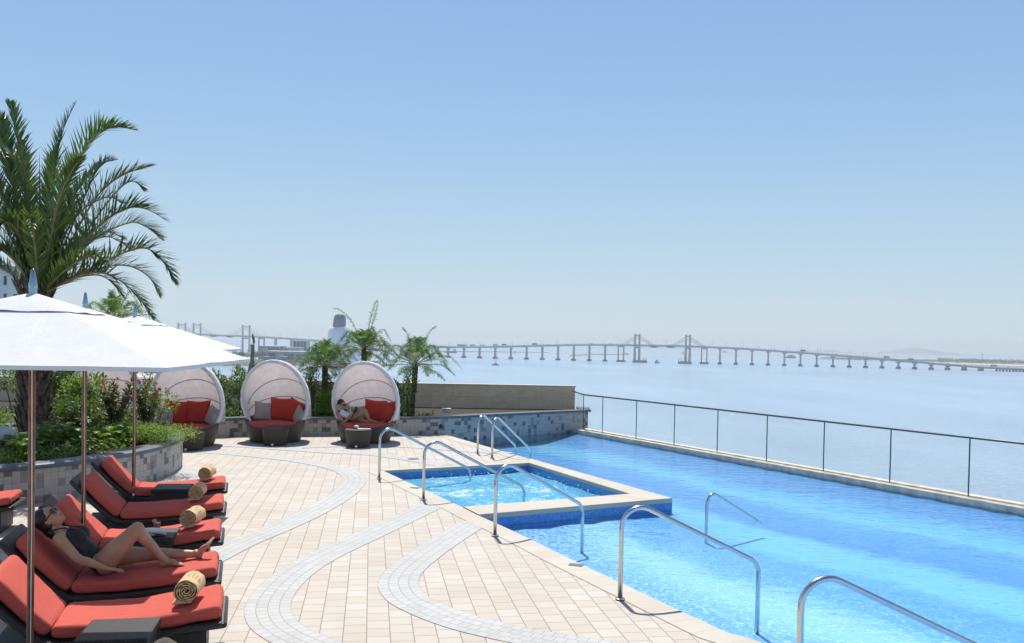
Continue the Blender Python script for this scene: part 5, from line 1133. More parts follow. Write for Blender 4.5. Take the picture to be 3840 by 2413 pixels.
# reading woman in the right daybed
d4 = DB[3]; M4 = Matrix.Translation(d4.location) @ Matrix.Rotation(d4.rotation_euler.z, 4, 'Z'); n4 = M4.to_3x3() @ Vector((0, 1, 0))
def K(px, py, y): v = ray(px, py); q = M4 @ Vector((0, y, 0)); k = n4.dot(q - EYE) / n4.dot(v); return EYE + v * k
q8 = lambda x, y, yy: K(1220 + .1586 * x, 1460 + .1586 * y, yy)
xr = M4.to_3x3() @ Vector((1, 0, 0)); UP = Vector((0, 0, 1))
Hh = q8(385, 370, -.02); hipc = q8(640, 800, -.03); hipc.z = .575; chs = q8(425, 610, .0); nk = q8(365, 500, .0)
P2 = Vector((hipc.x, hipc.y, .48)); per2 = thing('person', 'woman in a white swimsuit and sunglasses sitting in the right daybed, reading a magazine', 'person', P2)
sk = MB(); td = (chs - hipc).normalized(); fu = (xr * .85 + UP * .45); fu = (fu - td * fu.dot(td)).normalized(); sd2 = td.cross(fu).normalized()
def Mq(c): M = frame(td, fu); M.translation = c; return M
def tor2(m, g=0):
    m.ell((0, 0, 0), (.13 + g, .145 + g, .09 + g), 16, 10, M=Mq(chs)); m.ell((0, 0, 0), (.14 + g, .115 + g, .08 + g), 16, 10, M=Mq(chs.lerp(hipc, .45))); m.ell((0, 0, 0), (.11 + g, .145 + g, .1 + g), 16, 10, M=Mq(hipc))
    for s_ in (-1, 1): m.ell((0, 0, 0), (.055 + g, .055 + g, .05 + g), 12, 8, M=Mq(chs + sd2 * s_ * .07 + fu * .065))
tor2(sk); sk.ell((0, 0, 0), (.06, .16, .05), 14, 8, M=Mq(chs + td * .11)); chain(sk, [chs + td * .1, nk, Hh - UP * .05], [.055, .045, .048])
HM2 = frame((xr * .92 - n4 * .30 - UP * .22), (UP + xr * .1)); HM2.translation = Hh + UP * .0; head(sk, None, HM2, .98)
nr = -n4
s1 = chs + td * .09 + nr * .16; s2 = chs + td * .09 - nr * .16; e1_ = q8(440, 790, -.22); w1_ = q8(640, 590, -.14); chain(sk, [s1, s1.lerp(e1_, .5), e1_, e1_.lerp(w1_, .4), w1_], [.048, .042, .035, .034, .023]); hand(sk, w1_, xr + UP * .6, (-xr + UP), .95, .35, side=1)
e2_ = q8(560, 740, .12); w2_ = q8(700, 650, .04); chain(sk, [s2, e2_, w2_], [.046, .034, .024]); hand(sk, w2_, xr + UP * .8, (-xr + UP), .95, .4)
k1 = q8(945, 520, -.14); a1 = q8(1065, 815, -.1); h1 = hipc + nr * .08 + UP * .0; h2 = hipc - nr * .09; chain(sk, [h1, h1.lerp(k1, .35), h1.lerp(k1, .8), k1], [.09, .084, .062, .052], 14); chain(sk, [k1, k1.lerp(a1, .3), k1.lerp(a1, .7), a1], [.05, .052, .038, .03], 12); f1 = a1 - xr * .04; f1.z = .475; foot(sk, a1, f1, f1 + xr * .225 + nr * .03, UP, side=1)
k2 = q8(980, 790, .12); a2 = q8(1250, 830, .10); chain(sk, [h2, k2, a2], [.088, .058, .032], 12); chain(sk, [a2, a2 + xr * .1 + UP * .02], [.032, .026]); foot(sk, a2, a2 - UP * .04, a2 + xr * .17 + UP * .09, UP * 1 - xr * .6, side=1)
baked(rel(sk, P2), 'body', M_skin, per2, .010, 5)
su = MB(); tor2(su, .006); ob = baked(rel(su, P2), 'swimsuit', M_suitw, per2, .012, 5); bm = bmesh.new(); bm.from_mesh(ob.data)
bmesh.ops.bisect_plane(bm, geom=bm.verts[:] + bm.edges[:] + bm.faces[:], plane_co=chs + td * .075 - P2, plane_no=td, clear_outer=True)
for s_, h, kk in ((1, h1, k1), (-1, h2, k2)): dl = ((kk - h).normalized() * .6 + nr * s_ * .8 - td * .3).normalized(); bmesh.ops.bisect_plane(bm, geom=bm.verts[:] + bm.edges[:] + bm.faces[:], plane_co=h - P2 + nr * s_ * .02, plane_no=dl, clear_outer=True)
bm.to_mesh(ob.data); bm.free()
mb = MB()
for s_ in (-1, 1): mb.tube(catmull([chs + td * .05 + sd2 * s_ * .08 + fu * .10, chs + td * .14 + sd2 * s_ * .09 + fu * .03, chs + td * .12 + sd2 * s_ * .09 - fu * .07], 4), [.018] * 9, 6, flat=.3)
rel(mb, P2).build('shoulder_strap', M_suitw, per2, smooth=True)
hr = MB(); e = lambda c, r: ellm(hr, HM2, c, r)
e((-.03, 0, .045), (.095, .084, .088)); e((-.055, 0, -.01), (.065, .078, .08)); e((-.06, 0, -.09), (.045, .055, .07)); o = None
hr.tube(catmull([HM2 @ Vector((-.03, -.05, -.09)), HM2 @ Vector((.03, -.06, -.17)), chs + td * .03 + fu * .12 + nr * .03, chs - td * .1 + fu * .13 + nr * .02], 4), [.045, .045, .042, .04, .038, .036, .034, .032, .03, .026, .022, .018, .01], 8)
baked(rel(hr, P2), 'hair', M_hair, per2, .012, 4); glasses(HM2, P2, per2)
mg = q8(710, 575, -.10); t = thing('magazine', 'open dark magazine held up by the reading woman', 'magazine', mg); Mg = Euler((R(8), R(24), d4.rotation_euler.z + R(18))).to_matrix().to_4x4()
mb = MB()
for s_ in (-1, 1): mb.rbox((s_ * .004 + .0, .0, 0), (.005, .20, .27), .002, 1, M=Mg @ Matrix.Rotation(R(16) * s_, 4, 'Z') @ Matrix.Translation((0, .1 * s_, 0)))
mb.build('cover', M_mag, t); mb = MB(); mb.rbox((-.008, -.1, .0), (.002, .13, .17), .001, 1, M=Mg @ Matrix.Rotation(R(-16), 4, 'Z')); mb.build('cover_picture', M_page, t)
# ================================================================== FAR SHORE, BRIDGE, BOATS
def base_y(px): return 1335.3 + .02505 * (px - 1445)
DKT = [(300, 1236), (560, 1247), (680, 1250), (738, 1252), (830, 1257), (917, 1259.5), (1000, 1264), (1100, 1270), (1174, 1275), (1300, 1285), (1445, 1294), (1560, 1298.5), (1678, 1300), (1737, 1300), (1854, 1299.5), (1913, 1298), (1972, 1296.5), (2031, 1295), (2090, 1293.5), (2149, 1292.3), (2208, 1291.5), (2324, 1292), (2388, 1293), (2454, 1294.6), (2511, 1295.3), (2579, 1296.7), (2640, 1299.2), (2699, 1301.7), (2759, 1304.5), (2820, 1308), (2880, 1312.2), (2941, 1317), (3001, 1320.2), (3062, 1324.7), (3123, 1329.5), (3184, 1334.3), (3245, 1338.7), (3307, 1344), (3368, 1349.8), (3430, 1354.6), (3491, 1360), (3553, 1365.7), (3615, 1370.5), (3677, 1375.2), (3735, 1378), (3840, 1382.5), (4100, 1391), (4600, 1408)]
def lerp_t(T, x):
    for (a, b), (c, d) in zip(T, T[1:]):
        if a <= x <= c: return b + (d - b) * (x - a) / (c - a)
    return T[-1][1]
def BG(px): return G(px, base_y(px), SEA)
def dz(px): p = BG(px); return W(px, lerp_t(DKT, px), p.y).z
b0 = BG(2390); bdir = (BG(3677) - BG(1445)); bdir.z = 0; bdir.normalize(); bn = Vector((-bdir.y, bdir.x, 0)); bang = math.atan2(bdir.y, bdir.x)
br = thing('bridge', 'long pale cable-stayed road bridge crossing the hazy bay', 'bridge', b0)
def BL(px, z=0.0, o=0.0): p = BG(px) + bn * o; return Vector((p.x, p.y, SEA + z)) - b0
mb = MB(); xs = list(range(300, 4600, 20)); DW = 8.0; DT = 3.4
for a, b in zip(xs, xs[1:]):
    za, zb = dz(a) - SEA, dz(b) - SEA; P = []
    for x, z in ((a, za), (b, zb)):
        P += [BL(x, z, -DW), BL(x, z - 1.6, -DW), BL(x, z - DT, -DW * .55), BL(x, z - DT, DW * .55), BL(x, z - 1.6, DW), BL(x, z, DW)]
    mb.add(P, [(k, k + 6, (k + 1) % 6 + 6, (k + 1) % 6) for k in range(6)])
mb.build('deck', M_bconc, br)
mb = MB()
for o_ in (-DW + .2, DW - .2): mb.tube([BL(x, dz(x) - SEA + .9, o_) for x in xs], .28, 4)
mb.build('railing', M_bconc, br)
def pier(px, kind=0):
    z = dz(px) - SEA - DT; mb = MB(); s_ = BG(px).y / 1724 * 1.0
    if kind == 0:
        mb.box(BL(px, z / 2 - .5), (3.2, 7, z - 1), rz=bang)
        w1, w0 = 10.5 if px > 2650 else 4.5, 3.4; P = []
        for w_, zz in ((w0, z - 3.5), (w1, z - .2)):
            for a_, o_ in ((-1, -3.4), (1, -3.4), (1, 3.4), (-1, 3.4)): P.append(BL(px, zz, o_) + bdir * a_ * w_ / 2)
        mb.add(P, [(0, 1, 5, 4), (1, 2, 6, 5), (2, 3, 7, 6), (3, 0, 4, 7), (4, 5, 6, 7)])
        o = mb.build('pier', M_bconc, br); mb = MB(); mb.box(BL(px, 1.6), (8, 11, 4.2), rz=bang); mb.build('footing', M_bdark, o)
    else:
        for a_ in (-5.5, 5.5): mb.box(BL(px, z / 2 - .5, a_ * .6) + bdir * a_ * .9, (2.2, 4, z), rz=bang)
        mb.box(BL(px, z - 1.2) , (13, 6, 2.4), rz=bang); o = mb.build('pier', M_bconc, br); mb = MB(); mb.box(BL(px, 1.6), (17, 11, 4.2), rz=bang); mb.build('footing', M_bdark, o)
PX = [1445 + 58.83 * k for k in range(-7, 15)] + [2699, 2759, 2819.5, 2880, 2940.6, 3001, 3062, 3123, 3184.3, 3245, 3306.7, 3368.4, 3429.7, 3491.5, 3553.2, 3615, 3677]
for x in PX: pier(x)
for x in (980, 2328, 2640): pier(x, 1)
for k in range(16):
    x = 3737 + 12.5 * k; z = dz(x) - SEA - DT; mb = MB()
    for o_ in (-5, 0, 5): mb.tube([BL(x, -1, o_), BL(x, z, o_)], .8, 5)
    mb.build('trestle_pier', M_bdark, br)
def tower(px, topy, l, r, blob=None, plat=True):
    p = BG(px); zt = W(px, topy, p.y).z - SEA; mb = MB()
    for a_, o_ in ((-3.2, -9.2), (3.2, 9.2)):
        q = BL(px, 0, o_) + bdir * a_; mb.tube([q, q + Vector((0, 0, zt * .5)), q + Vector((0, 0, zt - 1))], [3.0, 2.2, 1.9], 4, flat=1); mb.box(q + Vector((0, 0, zt - .5)), (6.4, 3.4, 1.0), rz=bang)
    mb.box(BL(px, dz(px) - SEA - DT - 2.5), (7, 19, 3.5), rz=bang); mb.box(BL(px, zt - 4), (6.5, 19, 1.5), rz=bang)
    o = mb.build('pylon', M_bconc, br)
    for tx in (l, r):
        for o_ in (-8, 8):
            for f, dzz in ((1, -2.5), (.82, -8)):
                x = px + (tx - px) * f; mb = MB(); mb.tube([BL(px, zt + dzz, o_ * .9), BL(x, dz(x) - SEA, o_)], .34, 4); mb.build('stay_cable', M_bconc, o)
    if blob:
        mb = MB(); mb.ell(BL(blob, dz(blob) - SEA - DT), (10, 8, 2.2), 14, 8); mb.build('hanging_cradle', M_bdark, br, smooth=True)
tower(922, 1220, 862, 980, 862); tower(738, 1213, 690, 800, 800); tower(681, 1212, 630, 725); tower(2388, 1253, 2331, 2450, 2451); tower(2578, 1256.5, 2517, 2641, 2514)
for k in range(46):
    x = 1455 + 58.83 * k * .98 if k < 38 else 990 + 58 * (k - 38); x = min(x, 3700); z = dz(x) - SEA; mb = MB()
    for o_ in (-1.6, 1.6): q = BL(x, z) + bdir * o_ * 1.6; mb.tube([q, q + Vector((0, 0, 11))], .22, 4)
    mb.build('lamp_post', M_bconc, br)
# protective islands of the pylons
for (px, w_, lb) in ((2399, 52, 'dark low mooring platform with two posts at the left pylon'), (2568, 48, 'dark piled platform with two posts at the right pylon')):
    p = G(px, base_y(px) + 1.5, SEA); t = thing('mooring_platform', lb, 'platform', p, bang); m_ = 1 / F * p.y; mb = MB(); mb.box((0, 0, 1.8), (w_ * m_, 12, 4.4)); 
    mb.build('hull', M_bdark, t); mb = MB(); mb.box((2, 0, 4.6), (w_ * m_ * .7, 7, 1.0)); mb.build('top_deck', M_shipg, t)
    for x in (.28, .46) if px < 2500 else (-.46, -.28): mb = MB(); mb.tube([(x * w_ * m_, -4, 3), (x * w_ * m_, -4, 10.5)], .6, 6); mb.build('post', M_redmk, t)
# vehicles on the bridge
def vehicle(px, kind, m, label, cat, group):
    z = dz(px); p = BG(px); t = thing({'lorry': 'lorry', 'car': 'car'}[kind], label, cat, (p.x - bn.x * 4.5, p.y - bn.y * 4.5, z), bang, group=group); k = 1.35
    if kind == 'lorry':
        mb = MB(); mb.rbox((-1, 0, 2.9), (9.5, 2.6, 3.4), .12, 1); mb.build('cargo_box', m, t); mb = MB(); mb.rbox((5.2, 0, 2.2), (2.2, 2.5, 2.6), .25, 2); c = mb.build('cab', m if m is M_blue else M_shipw, t); mb = MB(); mb.box((6.25, 0, 2.8), (.15, 2.2, .9)); mb.build('windscreen', M_win, c)
        for x in (-4, -2.6, 4.8): mb = MB(); mb.lathe((0, 0, 0), [(.001, -1.25), (.55, -1.25), (.55, 1.25), (.001, 1.25)], 12); w0 = mb.build('wheel', M_black, t); w0.rotation_euler = (R(90), 0, 0); w0.location = (x, 0, .6)
    else:
        mb = MB(); mb.rbox((0, 0, .8), (4.5, 1.8, .75), .2, 2); mb.build('body', m, t); mb = MB(); mb.rbox((-.2, 0, 1.4), (2.4, 1.6, .65), .22, 2); mb.build('cabin', M_win, t)
        for x in (-1.4, 1.4): mb = MB(); mb.lathe((0, 0, 0), [(.001, -.92), (.36, -.92), (.36, .92), (.001, .92)], 10); w0 = mb.build('wheel', M_black, t); w0.rotation_euler = (R(90), 0, 0); w0.location = (x, 0, .4)
LR = [(1727, M_blue, 'blue lorry on the bridge, right of the rightmost palm frond'), (1744, M_shipg, 'grey lorry close behind the blue lorry on the bridge'), (1775, M_shipg, 'greenish grey lorry on the bridge between the two leftmost lamp post pairs'), (1811, M_shipw, 'pale lorry on the bridge above the patrol boat, to its left'), (1860, M_shipg, 'grey lorry on the bridge straight above the patrol boat'), (1893, M_rust, 'brownish lorry on the bridge just right of the patrol boat'), (2007, M_ship, 'dark lorry alone on the rising part of the bridge'), (3010, M_rust, 'dark lorry on the falling part of the bridge'), (3324, M_ship, 'dark bus-like lorry low on the right part of the bridge'), (3415, M_ship, 'second dark lorry low on the right part of the bridge'), (3725, M_shipg, 'lorry where the bridge meets the piled causeway')]
for px, m, lb in LR: vehicle(px, 'lorry', m, lb, 'lorry', 'lorries crossing the bridge')
for px in (1922, 1965, 2058, 2090, 2130, 2215, 2222, 2290, 2358, 2800, 2905, 2990, 3136, 3350, 3553, 3618, 3780, 897, 1012, 1030, 1058, 1080): vehicle(px, 'car', M_ship, 'tiny dark car crossing the long hazy bridge', 'car', 'cars crossing the bridge')
# boats
def ship(px, py, w_, label, kind='cargo', m=M_ship, cat='ship', flip=1):
    p = G(px, py, SEA); L = w_ / F * p.y; t = thing(kind + '_vessel', label, cat, p, bang if flip > 0 else bang + math.pi); B_ = L * .2; H_ = L * .11; mb = MB()
    out = [(-.5, -.5), (.32, -.5), (.5, 0), (.32, .5), (-.5, .5)]; lo = [(x * L * .94, y * B_ * .7, -.3) for x, y in out]; hi = [(x * L, y * B_, H_ * (1.35 if x > .4 else 1)) for x, y in out]
    mb.add(lo + hi, [(0, 1, 6, 5), (1, 2, 7, 6), (2, 3, 8, 7), (3, 4, 9, 8), (4, 0, 5, 9), (5, 6, 7, 8, 9)]); mb.build('hull', m, t)
    if kind == 'cargo': mb = MB(); mb.rbox((-.33 * L, 0, H_ * 1.8), (.16 * L, B_ * .8, H_ * 1.6), H_ * .1, 1); mb.rbox((-.33 * L, 0, H_ * 2.8), (.08 * L, B_ * .5, H_ * .6), H_ * .05, 1); mb.build('superstructure', M_shipg, t); mb = MB(); mb.rbox((.02 * L, 0, H_ * 1.2), (.45 * L, B_ * .8, H_ * .4), .2, 1); mb.build('cargo', m, t); mb = MB(); mb.tube([(.36 * L, 0, H_), (.36 * L, 0, H_ * 3.4)], L * .01, 5); mb.build('mast', M_ship, t)
    elif kind == 'patrol': mb = MB(); mb.rbox((-.02 * L, 0, H_ * 1.6), (.42 * L, B_ * .7, H_ * 1.2), H_ * .2, 1); mb.rbox((.06 * L, 0, H_ * 2.6), (.2 * L, B_ * .5, H_ * .9), H_ * .2, 1); mb.build('cabin', M_shipg if m is not M_shipw else M_shipw, t); mb = MB(); mb.tube([(.0 * L, 0, H_ * 2.8), (-.03 * L, 0, H_ * 5)], L * .008, 5); mb.tube([(-.3 * L, 0, H_), (-.26 * L, 0, H_ * 3)], L * .012, 5); mb.build('mast', M_ship, t)
    elif kind == 'tug':
        for k, s_ in ((0, .7), (1, .58), (2, .42)): mb = MB(); mb.rbox((-.06 * L, 0, H_ * (1.6 + 1.5 * k)), (s_ * L, B_ * 1.2 * s_, H_ * 1.3), H_ * .15, 1); mb.build('deckhouse', M_shipg, t)
        mb = MB(); mb.tube([(-.05 * L, 0, H_ * 5), (-.05 * L, 0, H_ * 8)], L * .012, 5); mb.build('mast', M_ship, t)
    elif kind == 'ferry': mb = MB(); mb.rbox((-.06 * L, 0, H_ * 1.5), (.78 * L, B_ * .9, H_ * 1.1), H_ * .4, 2); mb.rbox((-.02 * L, 0, H_ * 2.4), (.42 * L, B_ * .7, H_ * .8), H_ * .3, 2); mb.build('cabin', m, t)
    return t
ship(1689, 1324.5, 51, 'dark cargo ship seen between bridge piers beside the palm frond', 'cargo', flip=-1)
ship(1858, 1371, 31, 'small dark grey patrol boat on open water before the bridge', 'patrol')
ship(2464, 1363, 21, 'small tall boat passing between the two bridge pylons', 'tug')
ship(2964, 1344, 40, 'dark fast ferry passing under the right part of the bridge', 'ferry', flip=-1)
ship(2344, 1328, 24, 'white vessel at the end of the far breakwater', 'patrol', M_shipw)
ship(2248, 1318, 9, 'tiny white boat beyond the bridge, left of the pylons', 'patrol', M_shipw)
ship(2561, 1328, 12, 'small boat just left of the right pylon', 'tug')
ship(2718, 1323, 22, 'distant grey ferry right of the right pylon', 'ferry', M_shipg)
ship(2858, 1333, 6, 'tiny launch between the right bridge piers', 'patrol')
def buoy(px, py, h, lb): p = G(px, py, SEA); s_ = h / F * p.y; t = thing('marker_buoy', lb, 'buoy', p, group='sea marker buoys'); mb = MB(); mb.lathe((0, 0, 0), [(s_ * .3, 0), (s_ * .34, s_ * .12), (s_ * .1, s_ * .2), (s_ * .07, s_ * .8)], 10); mb.build('float', M_bdark, t); mb = MB(); mb.box((0, 0, s_ * .9), (s_ * .3, s_ * .1, s_ * .25)); mb.build('topmark', M_redmk, t)
buoy(1931, 1328, 11, 'marker buoy on the water left of the brownish lorry pier'); buoy(1977, 1323, 7, 'marker post beside the far breakwater under the bridge'); buoy(2489, 1341, 6, 'small buoy between the pylons beyond the bridge')
# breakwaters, reclaimed land, islands
def ground(name, pts, z0, z1, m, jag=0): mb = MB(); mb.prism([G(x, y, SEA + z1) for x, y in pts], SEA - 1 + z0, SEA + z1); return struct(name, mb, m)
ground('breakwater', [(1400, 1314.2), (2056, 1320.8), (2056, 1322.2), (1400, 1315.8)], 0, 1.4, M_bdark)
ground('breakwater', [(2137, 1332.2), (2210, 1328.6), (2360, 1328.6), (2360, 1330), (2210, 1330), (2140, 1334)], 0, 1.4, M_bdark)
ground('airport_land', [(3100, 1338.6), (3840, 1352), (4300, 1360), (4300, 1372), (3840, 1366), (3500, 1352), (3290, 1346)], 0, 3, M_sand)
ground('airport_grass', [(3080, 1341), (3400, 1346.5), (3640, 1350), (3840, 1354), (4300, 1362), (4300, 1368), (3840, 1361), (3620, 1355), (3400, 1350.5)], 2, 3.3, M_land)
ground('sand_bank', [(3250, 1351), (3500, 1358), (3840, 1368), (4300, 1382), (4300, 1388), (3840, 1374.5), (3560, 1366), (3300, 1355)], 0, 1.2, M_sand)
ground('breakwater', [(3060, 1344.5), (3400, 1352.5), (3400, 1353.7), (3060, 1345.7)], 0, 1.2, M_bdark)
def tree_mass(name, px0, px1, yf, n, sz, label, seed, hz=1.0):
    rs = random.Random(seed); ml = MB()
    for k in range(n):
        px = rs.uniform(px0, px1); p = G(px, yf(px) + rs.uniform(-2.5, 0), SEA + 3); c = p + Vector((0, 0, sz * rs.uniform(.2, 1.0) * hz))
        for q in range(5): leafq(ml, c + rv(rs) * sz * .6, rv(rs), sz * .6, sz * .42, rv(rs).normalized())
    return tag(ml.build(name, M_far), label, 'trees', kind='stuff')
tree_mass('far_tree_belt', 3520, 3960, lambda x: 1357.5 + (x - 3520) * .026, 700, 7, 'dark green tree belt on the airport shore', 3)
def isle(pxs, ys, yb, D_, label):
    mb = MB(); vs = []; n = len(pxs); fs = []
    for k, (x, y) in enumerate(zip(pxs, ys)):
        t = W(x, y, D_); b = Vector((t.x, t.y, SEA - 2)); vs += [b + Vector((0, -900, 0)), t, b + Vector((0, 900, 0))]
    for k in range(n - 1): a = 3 * k; fs += [(a, a + 3, a + 4, a + 1), (a + 1, a + 4, a + 5, a + 2)]
    mb.add(vs, fs); return struct('hills', mb, M_hill, smooth=True)
isle([3060, 3080, 3092, 3104, 3120, 3140, 3170, 3200], [1329, 1318, 1311, 1314, 1318, 1321, 1325, 1330], 1327, 9500, '')
isle([3345, 3370, 3395, 3420, 3450, 3480, 3510, 3540], [1336, 1322, 1311, 1304, 1306, 1314, 1324, 1338], 1338, 9000, '')
isle([1990, 2015, 2030, 2045, 2065], [1296, 1289, 1286, 1288, 1297], 1300, 11000, '')
isle([2240, 2300, 2380, 2450, 2520, 2600], [1301, 1297, 1299, 1296, 1300, 1305], 1300, 11000, '')
p = G(3683, 1351, SEA + 3); t = thing('control_tower', 'thin red and white mast tower on the airport shore at the far right', 'tower', p); k = p.y / F; mb = MB(); mb.tube([(0, 0, 0), (0, 0, 20 * k)], 1.6 * k, 8); mb.build('shaft', M_shipw, t)
for z in (4, 10, 16): mb = MB(); mb.tube([(0, 0, z * k), (0, 0, (z + 2.4) * k)], 1.75 * k, 8); mb.build('red_band', M_redmk, t)
mb = MB(); mb.rbox((0, 0, 22.5 * k), (5 * k, 5 * k, 4 * k), .6 * k, 1); mb.build('cab', M_shipg, t)
p = G(3832, 1362, SEA + 3); t = thing('terminal_building', 'low curved-roof terminal building at the right photo edge', 'building', p); k = p.y / F; mb = MB(); mb.rbox((0, 0, 3 * k), (80 * k, 20 * k, 6 * k), .4 * k, 1); mb.build('wall', M_blue, t); mb = MB(); mb.ell((0, 0, 6 * k), (48 * k, 14 * k, 4 * k), 20, 8); mb.build('roof', M_shipw, t, smooth=True)
# left peninsula
LY = 6.0
PEN = [(480, 1373), (600, 1372), (740, 1373), (900, 1374), (1100, 1374.5), (1300, 1374), (1440, 1374), (1486, 1376.5)]
def GZ(px, py): return G(px, py, SEA)
edge = [GZ(*p) for p in PEN]
mb = MB(); rs = random.Random(5); n = 90; vs = []; fs = []; rows = 7
for i in range(n + 1):
    px = 380 + (1488 - 380) * i / n; py = lerp_t([(300, 1373)] + PEN + [(1500, 1377)], px); p = GZ(px, py); taper = min(1, (1488 - px) / 160); back = 34 * (.25 + .75 * taper)
    for j in range(rows): f = j / (rows - 1); vs.append((p.x + rs.gauss(0, .5), p.y + back * f + rs.gauss(0, .7), SEA - .5 + LY * taper ** .7 * math.sin(f * 1.5) + rs.gauss(0, .35)))
for i in range(n):
    for j in range(rows - 1): fs.append((i * rows + j, (i + 1) * rows + j, (i + 1) * rows + j + 1, i * rows + j + 1))
mb.add(vs, fs); struct('rocky_shore', mb, M_rock)
mb = MB()
for k in range(2600):
    px = rs.uniform(430, 1480); py = lerp_t([(300, 1373)] + PEN + [(1500, 1377)], px); p = GZ(px, py); f = rs.random(); taper = min(1, (1488 - px) / 160); r = rs.uniform(.4, 1.0)
    mb.ell((p.x, p.y + 34 * f * (.25 + .75 * taper), SEA + LY * taper ** .7 * math.sin(f * 1.5)), (r * rs.uniform(.8, 1.3), r, r * .8), 5, 3)
tag(mb.build('boulders', M_rock), 'pale boulders piled along the far shore', 'rocks', kind='stuff')
mb = MB(); q = [edge[0] + Vector((-90, 30, 0))] + [e_ + Vector((0, 33, 0)) for e_ in edge[:-2]] + [edge[-2] + Vector((-14, 60, 0)), edge[-3] + Vector((0, 260, 0)), edge[0] + Vector((-90, 420, 0))]
mb.prism(q, SEA - 1, SEA + LY - .1); struct('peninsula', mb, M_conc)
mb = MB(); q = [edge[0] + Vector((-60, 36, 0)), edge[1] + Vector((0, 40, 0)), edge[2] + Vector((0, 40, 0)), edge[3] + Vector((20, 40, 0)), edge[3] + Vector((70, 60, 0)), edge[3] + Vector((20, 120, 0)), edge[0] + Vector((-60, 200, 0))]; mb.prism(q, SEA + LY - .1, SEA + LY + .15); struct('peninsula_grass', mb, M_land)
ZL = SEA + LY
def at_land(px, Y): v = ray(px, 1300); k = Y / v.y; return Vector((v.x * k, Y, ZL))
def hm(px, y0, y1, Y): return (W(px, y0, Y) - W(px, y1, Y)).z
tree_mass('shrub_mass', 640, 1010, lambda x: 1346, 900, 3.2, 'grey green bushes along the far promenade', 9, 2.2)
def building(name, px0, px1, ytop, Y, dep, label, m, wins, base=ZL, cat='building', wm=None, roof=True):
    a = at_land(px0, Y); b = at_land(px1, Y); zt = W((px0 + px1) / 2, ytop, Y).z; t = thing(name, label, cat, (a.x, Y, base)); w_ = b.x - a.x; h = zt - base
    mb = MB(); mb.box((w_ / 2, dep / 2, h / 2), (w_, dep, h)); mb.build('wall', m, t)
    if roof: mb = MB(); mb.box((w_ / 2, dep / 2, h + .25), (w_ + .8, dep + .8, .5)); mb.build('roof', M_bwhite, t)
    for (x0, x1, y0, y1) in wins: mb = MB(); mb.box((w_ * (x0 + x1) / 2, -.1, h * (y0 + y1) / 2), (w_ * (x1 - x0), .5, h * (y1 - y0))); mb.build('window', wm or M_bglass, t)
    return t
building('museum_building', 990, 1210, 1320, 1150, 40, 'long low grey building behind the rocky shore', M_bgrey, [(.08, .2, .45, .8), (.08, .2, .1, .35), (.35, .5, .15, .7), (.55, .7, .12, .75), (.8, .93, .12, .75)])
building('museum_building', 968, 1050, 1299, 1200, 40, 'upper left grey box building with a strip of windows', M_bgrey, [(.45, .95, .70, .92)])
building('museum_building', 1060, 1122, 1304, 1200, 30, 'upper right plain grey box building', M_bgrey, [(.1, .3, .7, .85)])
building('steel_framework', 1098, 1150, 1278, 1230, 20, 'tall open grey framework next to the low grey building', M_bgrey, [(.05, .25, .1, .95), (.3, .5, .1, .95), (.55, .75, .1, .95), (.8, .95, .1, .95)])
for (x0, x1, yt, lb) in ((988, 1008, 1339, 'small dark kiosk on the promenade behind the canopy of the middle daybed'), (1046, 1075, 1338, 'wider dark kiosk on the promenade right of the small one')): building('kiosk', x0, x1, yt, 1100, 6, lb, M_ship, [(.1, .9, .3, .6)], cat='kiosk')
# cone-shaped science building
Yc = 1110; c = at_land(1283, Yc); t = thing('cone_building', 'white tilted cone-shaped building with a slanted glass cylinder on top', 'building', c); k = Yc / F; mb = MB(); zb = [(-62, 0, 66, 0), (-6, 0, 62, 25), (-4, 0, 57, 60), (-2, 0, 50, 95), (-1, 0, 44, 118), (0, 0, 40, 127), (1, 0, 35, 130), (2, 0, 27, 129), (2, 0, 24, 124)]
H0 = (W(1283, 1356, Yc).z - ZL) / k
vs = []; fs = []; n = 40
for i_, (ox, oy, r, z) in enumerate([(8, 0, 60, 0), (6, 0, 60, 30), (2, 0, 56, 60), (-4, 0, 50, 90), (-9, 0, 44, 115), (-12, 0, 38, 128), (-12, 0, 33, 132), (-12, 0, 28, 130), (-12, 0, 25, 124)]):
    for q in range(n): a = 2 * math.pi * q / n; vs.append(((ox + r * math.cos(a)) * k, r * math.sin(a) * k, (z + 3 * math.cos(a) * (i_ > 3)) * k))
for i_ in range(8):
    for q in range(n): fs.append((i_ * n + q, i_ * n + (q + 1) % n, (i_ + 1) * n + (q + 1) % n, (i_ + 1) * n + q))
mb.add(vs, fs); mb.build('cone', M_bwhite, t, smooth=True)
mb = MB(); mb.tube([(-13 * k, 0, 110 * k), (-11 * k, 0, 150 * k), (-10 * k, 0, 170 * k), (-10 * k, 0, 178 * k), (-10 * k, 0, 181 * k)], [24 * k, 24 * k, 22 * k, 16 * k, 4 * k], 24); mb.build('glass_cylinder', M_bglass, t, smooth=True)
mb = MB(); vs = []; fs = []
for i_ in range(2):
    for q in range(n): a = 2 * math.pi * q / n; z = 22 + 26 * i_ + 20 * math.cos(a); r = 60.6 - .11 * z; vs.append(((5 - z * .05 + r * math.cos(a)) * k, r * math.sin(a) * k, z * k))
for q in range(n): fs.append((q, (q + 1) % n, n + (q + 1) % n, n + q))
mb.add(vs, fs); mb.build('window_band', M_bglass, t, smooth=True)
